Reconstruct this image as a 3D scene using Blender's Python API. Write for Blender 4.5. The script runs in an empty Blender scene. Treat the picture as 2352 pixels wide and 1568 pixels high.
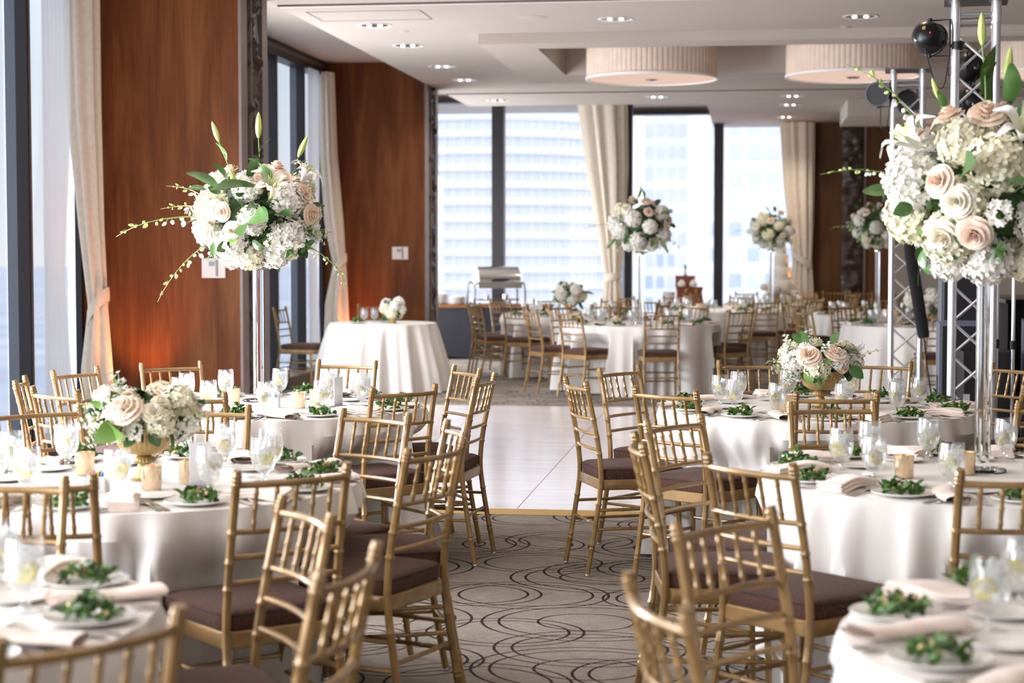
import bpy, bmesh, math, random
from mathutils import Vector, Matrix, Euler, noise
R_ = random.Random(7)
PI = math.pi
sc = bpy.context.scene
COL = sc.collection

# ------------------------------------------------------------------ camera, world, light, exposure
EYE = 1.521
cam_d = bpy.data.cameras.new('camera')
cam = bpy.data.objects.new('camera', cam_d)
COL.objects.link(cam)
cam.location = (0, 0, EYE)
cam.rotation_euler = (math.radians(90) - math.atan(204 / 4000), 0, math.radians(7.75))
cam_d.sensor_width = 36.0
cam_d.lens = 4000 / 2352 * 36.0
cam_d.clip_end = 100000
cam_d.dof.use_dof = True
cam_d.dof.focus_distance = 8.4
cam_d.dof.aperture_fstop = 3.0
sc.camera = cam

sc.view_settings.view_transform = 'Standard'
sc.view_settings.look = 'None'
sc.view_settings.gamma = 1.0
sc.view_settings.use_curve_mapping = False
sc.view_settings.exposure = 0.42
sc.cycles.max_bounces = 8
sc.cycles.use_adaptive_sampling = True
sc.cycles.adaptive_threshold = 0.015
sc.cycles.diffuse_bounces = 5
sc.cycles.glossy_bounces = 4
sc.cycles.transmission_bounces = 8
sc.cycles.transparent_max_bounces = 24
sc.cycles.sample_clamp_indirect = 6.0
sc.cycles.caustics_reflective = False
sc.cycles.caustics_refractive = False

world = bpy.data.worlds.new('sky')
sc.world = world
world.use_nodes = True
wn = world.node_tree
wn.nodes.clear()
w_out = wn.nodes.new('ShaderNodeOutputWorld')
w_bg = wn.nodes.new('ShaderNodeBackground')
w_geo = wn.nodes.new('ShaderNodeTexCoord')
w_sep = wn.nodes.new('ShaderNodeSeparateXYZ')
w_ramp = wn.nodes.new('ShaderNodeValToRGB')
wn.links.new(w_geo.outputs['Generated'], w_sep.inputs[0])
wn.links.new(w_sep.outputs['Z'], w_ramp.inputs['Fac'])
wn.links.new(w_ramp.outputs['Color'], w_bg.inputs['Color'])
wn.links.new(w_bg.outputs[0], w_out.inputs[0])
w_bg.inputs['Strength'].default_value = 1.85
el = w_ramp.color_ramp.elements                       # overcast sky: pale haze at the horizon, brighter overhead
el[0].position = 0.0; el[0].color = (0.64, 0.64, 0.655, 1)
el[1].position = 1.0; el[1].color = (1.25, 1.28, 1.33, 1)
e = el.new(0.10); e.color = (0.53, 0.575, 0.635, 1)
e = el.new(0.45); e.color = (0.86, 0.90, 0.97, 1)


def area(name, loc, rot, sx, sy, power, color, spread=180):
    l = bpy.data.lights.new(name, 'AREA')
    l.shape = 'RECTANGLE'; l.size = sx; l.size_y = sy
    l.energy = power; l.color = color
    l.spread = math.radians(spread)
    o = bpy.data.objects.new(name, l)
    o.location = loc; o.rotation_euler = rot
    COL.objects.link(o)
    return o


# daylight entering through the glazed bays of the window wall beside and behind the camera, then one added rear fill
area('daylight_bay', (-5.15, 7.4, 1.55), (0, math.radians(-90), 0), 2.6, 4.2, 690, (0.93, 0.95, 1.0))
area('daylight_bay', (-5.15, 2.0, 1.55), (0, math.radians(-90), 0), 2.6, 6.2, 540, (0.93, 0.95, 1.0))
area('daylight_bay', (-5.15, 15.95, 1.55), (0, math.radians(-90), 0), 2.6, 2.7, 170, (0.95, 0.96, 1.0))
area('daylight_bay', (-5.15, 23.9, 1.6), (0, math.radians(-90), 0), 2.4, 3.0, 150, (0.97, 0.98, 1.0))
area('rear_fill', (1.5, -4.8, 2.0), (math.radians(90), 0, 0), 9.0, 3.2, 75, (0.97, 0.96, 1.0))  # added fill panel behind the camera; the rear wall has no windows


def spot(name, loc, power, color, angle, target=None, blend=0.8, size=0.08):
    l = bpy.data.lights.new(name, 'SPOT')
    l.energy = power; l.color = color; l.spot_size = math.radians(angle); l.spot_blend = blend; l.shadow_soft_size = size
    o = bpy.data.objects.new(name, l)
    o.location = loc
    if target is not None:
        o.rotation_euler = (Vector(target) - Vector(loc)).to_track_quat('-Z', 'Y').to_euler()
    COL.objects.link(o)
    return o


# ------------------------------------------------------------------ materials
def new_mat(name):
    m = bpy.data.materials.new(name); m.use_nodes = True
    nt = m.node_tree
    return m, nt, nt.nodes['Principled BSDF']


def pmat(name, col, rough=0.5, metal=0.0, var=0.0, scale=20.0, sheen=0.0, coat=0.0, bump=0.0, bscale=None, stretch=None, objvar=0.0, sub=0.0):
    m, nt, b = new_mat(name)
    b.inputs['Base Color'].default_value = (*col, 1)
    b.inputs['Roughness'].default_value = rough
    b.inputs['Metallic'].default_value = metal
    if sheen: b.inputs['Sheen Weight'].default_value = sheen
    if coat: b.inputs['Coat Weight'].default_value = coat
    if sub:
        b.inputs['Subsurface Weight'].default_value = sub
        b.inputs['Subsurface Radius'].default_value = (0.02, 0.02, 0.015)
    src = None
    if var or bump:
        tc = nt.nodes.new('ShaderNodeTexCoord')
        mp = nt.nodes.new('ShaderNodeMapping')
        if stretch: mp.inputs['Scale'].default_value = stretch
        nz = nt.nodes.new('ShaderNodeTexNoise')
        nz.inputs['Scale'].default_value = scale
        nz.inputs['Detail'].default_value = 4
        nt.links.new(tc.outputs['Object'], mp.inputs[0]); nt.links.new(mp.outputs[0], nz.inputs['Vector'])
        if var:
            rp = nt.nodes.new('ShaderNodeValToRGB')
            rp.color_ramp.elements[0].position = 0.3; rp.color_ramp.elements[1].position = 0.7
            rp.color_ramp.elements[0].color = (*[max(0, c * (1 - var)) for c in col], 1)
            rp.color_ramp.elements[1].color = (*[min(1, c * (1 + var)) for c in col], 1)
            nt.links.new(nz.outputs['Fac'], rp.inputs['Fac'])
            src = rp.outputs['Color']
            nt.links.new(src, b.inputs['Base Color'])
        if bump:
            n2 = nz
            if bscale:
                n2 = nt.nodes.new('ShaderNodeTexNoise'); n2.inputs['Scale'].default_value = bscale
                nt.links.new(mp.outputs[0], n2.inputs['Vector'])
            bp = nt.nodes.new('ShaderNodeBump'); bp.inputs['Strength'].default_value = bump
            bp.inputs['Distance'].default_value = 0.01
            nt.links.new(n2.outputs['Fac'], bp.inputs['Height']); nt.links.new(bp.outputs[0], b.inputs['Normal'])
    if objvar:
        oi = nt.nodes.new('ShaderNodeObjectInfo')
        hs = nt.nodes.new('ShaderNodeHueSaturation')
        mr = nt.nodes.new('ShaderNodeMapRange')
        mr.inputs['To Min'].default_value = 1 - objvar; mr.inputs['To Max'].default_value = 1 + objvar
        nt.links.new(oi.outputs['Random'], mr.inputs['Value']); nt.links.new(mr.outputs[0], hs.inputs['Value'])
        if src is not None: nt.links.new(src, hs.inputs['Color'])
        else: hs.inputs['Color'].default_value = (*col, 1)
        nt.links.new(hs.outputs[0], b.inputs['Base Color'])
    return m


def emat(name, col, strength):
    m = bpy.data.materials.new(name); m.use_nodes = True
    nt = m.node_tree; nt.nodes.clear()
    o = nt.nodes.new('ShaderNodeOutputMaterial'); e = nt.nodes.new('ShaderNodeEmission')
    e.inputs[0].default_value = (*col, 1); e.inputs[1].default_value = strength
    nt.links.new(e.outputs[0], o.inputs[0])
    return m


def thin_glass(name, tint=(0.95, 0.97, 0.97), refl=0.25, frost=0.0, frost_col=(0.9, 0.9, 0.9), rough=0.02, edge=0.35):
    """thin-walled clear material: see-through, with reflections growing towards grazing angles"""
    m = bpy.data.materials.new(name); m.use_nodes = True
    nt = m.node_tree; nt.nodes.clear()
    o = nt.nodes.new('ShaderNodeOutputMaterial')
    tr = nt.nodes.new('ShaderNodeBsdfTransparent'); tr.inputs[0].default_value = (*tint, 1)
    gl = nt.nodes.new('ShaderNodeBsdfGlossy'); gl.inputs['Roughness'].default_value = rough
    gl.inputs['Color'].default_value = (1, 1, 1, 1)
    lw = nt.nodes.new('ShaderNodeLayerWeight'); lw.inputs['Blend'].default_value = edge
    mr = nt.nodes.new('ShaderNodeMapRange'); mr.inputs['To Min'].default_value = 0.04; mr.inputs['To Max'].default_value = refl + 0.3
    nt.links.new(lw.outputs['Facing'], mr.inputs['Value'])
    mx = nt.nodes.new('ShaderNodeMixShader')
    nt.links.new(mr.outputs[0], mx.inputs[0]); nt.links.new(tr.outputs[0], mx.inputs[1]); nt.links.new(gl.outputs[0], mx.inputs[2])
    last = mx
    if frost:
        df = nt.nodes.new('ShaderNodeBsdfTranslucent'); df.inputs[0].default_value = (*frost_col, 1)
        d2 = nt.nodes.new('ShaderNodeBsdfDiffuse'); d2.inputs[0].default_value = (*frost_col, 1)
        ad = nt.nodes.new('ShaderNodeMixShader'); ad.inputs[0].default_value = 0.5
        nt.links.new(df.outputs[0], ad.inputs[1]); nt.links.new(d2.outputs[0], ad.inputs[2])
        tc = nt.nodes.new('ShaderNodeTexCoord'); nz = nt.nodes.new('ShaderNodeTexNoise'); nz.inputs['Scale'].default_value = 45
        nz.inputs['Detail'].default_value = 3
        nt.links.new(tc.outputs['Object'], nz.inputs['Vector'])
        m2 = nt.nodes.new('ShaderNodeMapRange'); m2.inputs['From Min'].default_value = 0.35; m2.inputs['From Max'].default_value = 0.7
        m2.inputs['To Min'].default_value = frost * 0.35; m2.inputs['To Max'].default_value = frost * 1.5
        nt.links.new(nz.outputs['Fac'], m2.inputs['Value'])
        m3 = nt.nodes.new('ShaderNodeMixShader')
        nt.links.new(m2.outputs[0], m3.inputs[0]); nt.links.new(mx.outputs[0], m3.inputs[1]); nt.links.new(ad.outputs[0], m3.inputs[2])
        last = m3
    nt.links.new(last.outputs[0], o.inputs[0])
    return m


def wood_mat(name, c1, c2, c3):
    m, nt, b = new_mat(name)
    b.inputs['Roughness'].default_value = 0.5
    b.inputs['Specular IOR Level'].default_value = 0.10
    b.inputs['Coat Weight'].default_value = 0.02
    b.inputs['Coat Roughness'].default_value = 0.25
    tc = nt.nodes.new('ShaderNodeTexCoord')
    mp = nt.nodes.new('ShaderNodeMapping'); mp.inputs['Scale'].default_value = (3.2, 3.2, 0.42)
    n1 = nt.nodes.new('ShaderNodeTexNoise'); n1.inputs['Scale'].default_value = 1.6; n1.inputs['Detail'].default_value = 5; n1.inputs['Distortion'].default_value = 0.6
    n1.inputs['Roughness'].default_value = 0.6
    mp2 = nt.nodes.new('ShaderNodeMapping'); mp2.inputs['Scale'].default_value = (60, 60, 1.6)
    n2 = nt.nodes.new('ShaderNodeTexNoise'); n2.inputs['Scale'].default_value = 2.0; n2.inputs['Detail'].default_value = 3
    nt.links.new(tc.outputs['Object'], mp.inputs[0]); nt.links.new(mp.outputs[0], n1.inputs['Vector'])
    nt.links.new(tc.outputs['Object'], mp2.inputs[0]); nt.links.new(mp2.outputs[0], n2.inputs['Vector'])
    rp = nt.nodes.new('ShaderNodeValToRGB')
    e = rp.color_ramp.elements
    e[0].position = 0.28; e[0].color = (*c1, 1); e[1].position = 0.75; e[1].color = (*c3, 1)
    k = e.new(0.5); k.color = (*c2, 1)
    nt.links.new(n1.outputs['Fac'], rp.inputs['Fac'])
    mx = nt.nodes.new('ShaderNodeMixRGB'); mx.blend_type = 'MULTIPLY'; mx.inputs[0].default_value = 0.45
    r2 = nt.nodes.new('ShaderNodeValToRGB'); r2.color_ramp.elements[0].position = 0.3; r2.color_ramp.elements[0].color = (0.55, 0.52, 0.5, 1)
    r2.color_ramp.elements[1].position = 0.6
    nt.links.new(n2.outputs['Fac'], r2.inputs['Fac'])
    nt.links.new(rp.outputs[0], mx.inputs[1]); nt.links.new(r2.outputs[0], mx.inputs[2])
    nt.links.new(mx.outputs[0], b.inputs['Base Color'])
    return m


def carpet_mat():
    """grey-brown carpet with drawn loops: rings around scattered points, several overlapping layers"""
    m, nt, b = new_mat('carpet')
    b.inputs['Roughness'].default_value = 0.95
    b.inputs['Specular IOR Level'].default_value = 0.1
    tc = nt.nodes.new('ShaderNodeTexCoord')

    def math_(op, a, c=None, v=None):
        n = nt.nodes.new('ShaderNodeMath'); n.operation = op
        nt.links.new(a, n.inputs[0])
        if c is not None: nt.links.new(c, n.inputs[1])
        if v is not None: n.inputs[1].default_value = v
        return n.outputs[0]
    masks = []
    for (sc_, off, radii, wdt) in ((1.22, (0.0, 0.0, 0), (0.37, 0.30), 0.0050), (1.42, (0.37, 0.21, 0), (0.37, 0.30), 0.0050), (1.05, (0.71, 0.63, 0), (0.37, 0.31, 0.17), 0.0050)):
        mp = nt.nodes.new('ShaderNodeMapping'); mp.inputs['Location'].default_value = off
        mp.inputs['Scale'].default_value = (0.82, 1.0, 1)
        nt.links.new(tc.outputs['Object'], mp.inputs[0])
        vo = nt.nodes.new('ShaderNodeTexVoronoi'); vo.voronoi_dimensions = '2D'; vo.feature = 'F1'
        vo.inputs['Scale'].default_value = sc_; vo.inputs['Randomness'].default_value = 0.42
        nt.links.new(mp.outputs[0], vo.inputs['Vector'])
        for r in radii:
            d = math_('SUBTRACT', vo.outputs['Distance'], v=r)
            a = math_('ABSOLUTE', d)
            masks.append(math_('LESS_THAN', a, v=wdt * sc_))
    tot = masks[0]
    for k in masks[1:]:
        tot = math_('MAXIMUM', tot, k)
    nz = nt.nodes.new('ShaderNodeTexNoise'); nz.inputs['Scale'].default_value = 130; nz.inputs['Detail'].default_value = 3
    nt.links.new(tc.outputs['Object'], nz.inputs['Vector'])
    gap = math_('GREATER_THAN', nz.outputs['Fac'], v=0.36)
    tot = math_('MULTIPLY', tot, gap)
    tot = math_('MULTIPLY', tot, v=0.97)
    nb = nt.nodes.new('ShaderNodeTexNoise'); nb.inputs['Scale'].default_value = 2.2; nb.inputs['Detail'].default_value = 8
    nb.inputs['Roughness'].default_value = 0.75
    nt.links.new(tc.outputs['Object'], nb.inputs['Vector'])
    rp = nt.nodes.new('ShaderNodeValToRGB')
    rp.color_ramp.elements[0].position = 0.3; rp.color_ramp.elements[0].color = (0.250, 0.215, 0.185, 1)
    rp.color_ramp.elements[1].position = 0.7; rp.color_ramp.elements[1].color = (0.375, 0.335, 0.300, 1)
    nt.links.new(nb.outputs['Fac'], rp.inputs['Fac'])
    nf = nt.nodes.new('ShaderNodeTexNoise'); nf.inputs['Scale'].default_value = 42; nf.inputs['Detail'].default_value = 6; nf.inputs['Roughness'].default_value = 0.8
    mpf = nt.nodes.new('ShaderNodeMapping'); mpf.inputs['Scale'].default_value = (0.5, 1.3, 1)
    nt.links.new(tc.outputs['Object'], mpf.inputs[0]); nt.links.new(mpf.outputs[0], nf.inputs['Vector'])
    rf = nt.nodes.new('ShaderNodeValToRGB')
    rf.color_ramp.elements[0].position = 0.32; rf.color_ramp.elements[0].color = (0.60, 0.59, 0.585, 1)
    rf.color_ramp.elements[1].position = 0.66; rf.color_ramp.elements[1].color = (1.0, 1.0, 1.0, 1)
    nt.links.new(nf.outputs['Fac'], rf.inputs['Fac'])
    mf = nt.nodes.new('ShaderNodeMixRGB'); mf.blend_type = 'MULTIPLY'; mf.inputs[0].default_value = 1.0
    nt.links.new(rp.outputs[0], mf.inputs[1]); nt.links.new(rf.outputs[0], mf.inputs[2])
    rp = mf
    mx = nt.nodes.new('ShaderNodeMixRGB'); mx.inputs[2].default_value = (0.012, 0.005, 0.006, 1)
    nt.links.new(tot, mx.inputs[0]); nt.links.new(rp.outputs[0], mx.inputs[1])
    nt.links.new(mx.outputs[0], b.inputs['Base Color'])
    bp = nt.nodes.new('ShaderNodeBump'); bp.inputs['Strength'].default_value = 0.5; bp.inputs['Distance'].default_value = 0.006
    nt.links.new(nz.outputs['Fac'], bp.inputs['Height']); nt.links.new(bp.outputs[0], b.inputs['Normal'])
    return m


M = {}
M['gold'] = pmat('gold_paint', (0.300, 0.180, 0.068), 0.34, 0.28, var=0.22, scale=14, coat=0.25, objvar=0.10)
M['cushion'] = pmat('brown_seat_fabric', (0.088, 0.044, 0.034), 1.0, var=0.55, scale=220, sheen=0.08, bump=0.4)
M['cushion'].node_tree.nodes['Principled BSDF'].inputs['Specular IOR Level'].default_value = 0.12
M['piping'] = pmat('dark_piping', (0.035, 0.02, 0.02), 0.8)
M['silver'] = pmat('silver_glide', (0.75, 0.75, 0.78), 0.25, 0.9)
M['cloth'] = pmat('ivory_tablecloth', (0.80, 0.775, 0.745), 0.75, var=0.025, scale=6, sheen=0.1)
M['napkin'] = pmat('blush_napkin', (0.88, 0.755, 0.68), 0.8, var=0.05, scale=30, sheen=0.2, objvar=0.05)
M['china'] = pmat('white_china', (0.86, 0.84, 0.82), 0.18, coat=0.3)
M['salad'] = pmat('salad_leaf', (0.058, 0.140, 0.024), 0.45, var=0.7, scale=38)
M['saladbit'] = pmat('salad_crouton', (0.62, 0.50, 0.24), 0.6, var=0.4, scale=60)
M['cutlery'] = pmat('steel_cutlery', (0.78, 0.77, 0.76), 0.16, 1.0)
M['goblet'] = thin_glass('clear_goblet', (0.97, 0.98, 0.98), 0.45, frost=0.05, edge=0.3)
M['water'] = thin_glass('iced_water', (0.95, 0.96, 0.97), 0.2, frost=0.24, frost_col=(0.96, 0.96, 0.96), edge=0.25)
M['ice'] = thin_glass('ice_cube', (0.93, 0.95, 0.97), 0.5, frost=0.30, frost_col=(1, 1, 1), edge=0.45, rough=0.1)
M['lemon'] = pmat('lemon_flesh', (0.86, 0.74, 0.24), 0.4, var=0.12, scale=60)
M['rind'] = pmat('lemon_rind', (0.85, 0.62, 0.03), 0.4)
M['votive'] = pmat('gold_mercury_glass', (0.82, 0.63, 0.43), 0.22, 0.8, var=0.10, scale=60)
M['flame'] = emat('candle_flame', (1.0, 0.42, 0.10), 9.0)
M['wax'] = pmat('candle_wax', (0.85, 0.74, 0.55), 0.5)
M['acrylic'] = bpy.data.materials.new('clear_acrylic')
M['acrylic'].use_nodes = True
_b = M['acrylic'].node_tree.nodes['Principled BSDF']
_b.inputs['Transmission Weight'].default_value = 1.0; _b.inputs['IOR'].default_value = 1.46; _b.inputs['Roughness'].default_value = 0.01
_b.inputs['Base Color'].default_value = (0.97, 0.985, 1, 1)
M['goldbowl'] = pmat('gold_leaf_bowl', (0.46, 0.315, 0.125), 0.42, 0.5, var=0.25, scale=24, bump=0.15)
M['hyd_white'] = pmat('white_hydrangea_petal', (0.88, 0.86, 0.80), 0.6, var=0.06, scale=20, sub=0.1)
M['hyd_cream'] = pmat('cream_hydrangea_petal', (0.84, 0.81, 0.62), 0.6, var=0.10, scale=14, sub=0.1)
M['rose_blush'] = pmat('blush_rose_petal', (0.93, 0.76, 0.64), 0.55, var=0.08, scale=12, sub=0.1)
M['rose_cream'] = pmat('cream_rose_petal', (0.93, 0.88, 0.75), 0.55, var=0.06, scale=12, sub=0.1)
M['lily'] = pmat('white_lily_petal', (0.89, 0.87, 0.83), 0.5, sub=0.1)
M['bud'] = pmat('green_lily_bud', (0.50, 0.58, 0.16), 0.5, var=0.25, scale=12)
M['leaf'] = pmat('green_leaf', (0.060, 0.150, 0.030), 0.38, var=0.5, scale=9, objvar=0.45, coat=0.15)
M['leaf_light'] = pmat('light_green_leaf', (0.155, 0.285, 0.050), 0.42, var=0.3, scale=9, objvar=0.3)
M['spray'] = pmat('orchid_bud_green', (0.48, 0.60, 0.20), 0.5, var=0.25, scale=30)
M['stem'] = pmat('green_stem', (0.16, 0.26, 0.06), 0.5)
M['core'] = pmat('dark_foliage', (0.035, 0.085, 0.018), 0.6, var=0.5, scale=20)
M['wood'] = wood_mat('walnut_panel', (0.092, 0.028, 0.010), (0.170, 0.056, 0.018), (0.255, 0.098, 0.033))
M['wood_dark'] = wood_mat('rear_walnut_panel', (0.095, 0.042, 0.020), (0.14, 0.065, 0.030), (0.175, 0.085, 0.040))
M['carved'] = pmat('dark_carved_wood', (0.042, 0.021, 0.015), 0.42, var=0.4, scale=16, coat=0.12)
M['bronze'] = pmat('grey_bronze_trim', (0.22, 0.165, 0.145), 0.45, 0.2, var=0.1, scale=8)
M['frame'] = pmat('black_window_frame', (0.028, 0.024, 0.027), 0.4, 0.2)
M['frame_grey'] = pmat('grey_window_frame', (0.17, 0.19, 0.23), 0.45, 0.2)
M['pane'] = thin_glass('window_pane', (0.985, 0.99, 1.0), 0.05, edge=0.12)
M['pane_dimmed'] = thin_glass('dimmed_window_pane', (0.79, 0.805, 0.82), 0.05, edge=0.12)  # tint put into the glass to dim the bright sky behind it
M['plaster'] = pmat('ceiling_paint', (0.505, 0.442, 0.392), 0.85, var=0.03, scale=1.5)
M['wallpaint'] = pmat('grey_wall_paint', (0.34, 0.315, 0.295), 0.85, var=0.05, scale=2)
M['trackdark'] = pmat('dark_track', (0.16, 0.105, 0.095), 0.6)
M['tracklight'] = pmat('white_track', (0.86, 0.82, 0.80), 0.5)
M['shade'] = pmat('pleated_lamp_shade', (0.76, 0.61, 0.495), 0.8, var=0.06, scale=10)
M['shaderim'] = pmat('bronze_ring', (0.30, 0.24, 0.19), 0.4, 0.6)
M['diffuser'] = emat('lamp_diffuser', (1.0, 0.70, 0.56), 0.62)
M['chrome'] = pmat('chrome_trim', (0.85, 0.85, 0.86), 0.08, 1.0)
M['can'] = pmat('downlight_can', (0.42, 0.41, 0.40), 0.25, 0.8, var=0.5, scale=30)
M['bulb'] = emat('lit_bulb', (1.0, 0.97, 0.92), 3.5)
M['curtain'] = pmat('beige_curtain', (0.73, 0.65, 0.545), 0.85, var=0.06, scale=26, sheen=0.15)
M['dance'] = None
M['alu'] = pmat('aluminium_truss', (0.72, 0.71, 0.74), 0.32, 0.85, var=0.06, scale=5)
M['steel_plate'] = pmat('steel_plate', (0.16, 0.14, 0.135), 0.45, 0.6)
M['black'] = pmat('black_metal', (0.010, 0.009, 0.011), 0.35, 0.3)
M['blackcloth'] = pmat('black_cloth', (0.008, 0.0075, 0.010), 0.95, sheen=0.04)
M['navyskirt'] = pmat('charcoal_skirt', (0.018, 0.018, 0.027), 0.9, var=0.2, scale=4, sheen=0.1)
M['speaker'] = pmat('grey_speaker_box', (0.105, 0.115, 0.150), 0.6, var=0.06, scale=30)
M['lens'] = pmat('lamp_lens', (0.045, 0.042, 0.05), 0.75)
M['white_plastic'] = pmat('white_plastic', (0.66, 0.65, 0.64), 0.4)
M['grey_screen'] = pmat('grey_display', (0.20, 0.22, 0.21), 0.3)
M['card'] = pmat('white_card', (0.86, 0.86, 0.92), 0.6)
M['redbox'] = pmat('red_brown_box', (0.26, 0.055, 0.020), 0.45, var=0.3, scale=30)
M['cake'] = pmat('white_icing', (0.88, 0.84, 0.78), 0.5, sub=0.2)
M['packet_pink'] = pmat('pink_sweetener', (0.80, 0.06, 0.20), 0.6)
M['packet_yellow'] = pmat('yellow_sweetener', (0.80, 0.58, 0.08), 0.6)
M['packet_blue'] = pmat('blue_sweetener', (0.16, 0.36, 0.62), 0.6)
M['packet_white'] = pmat('white_sugar', (0.82, 0.80, 0.78), 0.6)
M['tower'] = pmat('pale_tower_wall', (0.74, 0.74, 0.74), 0.9)
M['towerglass'] = pmat('pale_tower_glass', (0.62, 0.645, 0.68), 0.7)
M['towerglass_dark'] = pmat('blue_tower_glass', (0.43, 0.50, 0.60), 0.7)
M['wood_top'] = wood_mat('buffet_wood', (0.13, 0.05, 0.02), (0.20, 0.08, 0.03), (0.26, 0.11, 0.04))
M['goldtrim'] = pmat('brass_floor_edge', (0.56, 0.36, 0.13), 0.4, 0.5)
M['carpet'] = carpet_mat()
M['carpet_far'] = M['carpet']


def dance_mat():
    m, nt, b = new_mat('white_dance_floor')
    b.inputs['Roughness'].default_value = 0.16
    tc = nt.nodes.new('ShaderNodeTexCoord')
    mp = nt.nodes.new('ShaderNodeMapping'); mp.inputs['Scale'].default_value = (0.7, 5.0, 1)
    nz = nt.nodes.new('ShaderNodeTexNoise'); nz.inputs['Scale'].default_value = 2.0; nz.inputs['Detail'].default_value = 5
    nt.links.new(tc.outputs['Object'], mp.inputs[0]); nt.links.new(mp.outputs[0], nz.inputs['Vector'])
    rp = nt.nodes.new('ShaderNodeValToRGB')
    rp.color_ramp.elements[0].position = 0.3; rp.color_ramp.elements[0].color = (0.72, 0.665, 0.685, 1)
    rp.color_ramp.elements[1].position = 0.7; rp.color_ramp.elements[1].color = (0.86, 0.82, 0.84, 1)
    nt.links.new(nz.outputs['Fac'], rp.inputs['Fac']); nt.links.new(rp.outputs[0], b.inputs['Base Color'])
    return m


def sheer_mat():
    m = bpy.data.materials.new('white_sheer'); m.use_nodes = True
    nt = m.node_tree; nt.nodes.clear()
    o = nt.nodes.new('ShaderNodeOutputMaterial')
    tr = nt.nodes.new('ShaderNodeBsdfTransparent'); tr.inputs[0].default_value = (1, 1, 1, 1)
    tl = nt.nodes.new('ShaderNodeBsdfTranslucent'); tl.inputs[0].default_value = (0.95, 0.95, 0.95, 1)
    df = nt.nodes.new('ShaderNodeBsdfDiffuse'); df.inputs[0].default_value = (0.92, 0.92, 0.92, 1)
    a = nt.nodes.new('ShaderNodeMixShader'); a.inputs[0].default_value = 0.35
    c = nt.nodes.new('ShaderNodeMixShader'); c.inputs[0].default_value = 0.55
    nt.links.new(tl.outputs[0], a.inputs[1]); nt.links.new(df.outputs[0], a.inputs[2])
    nt.links.new(tr.outputs[0], c.inputs[1]); nt.links.new(a.outputs[0], c.inputs[2])
    nt.links.new(c.outputs[0], o.inputs[0])
    return m


M['dance'] = dance_mat()
M['sheer'] = sheer_mat()


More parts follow.
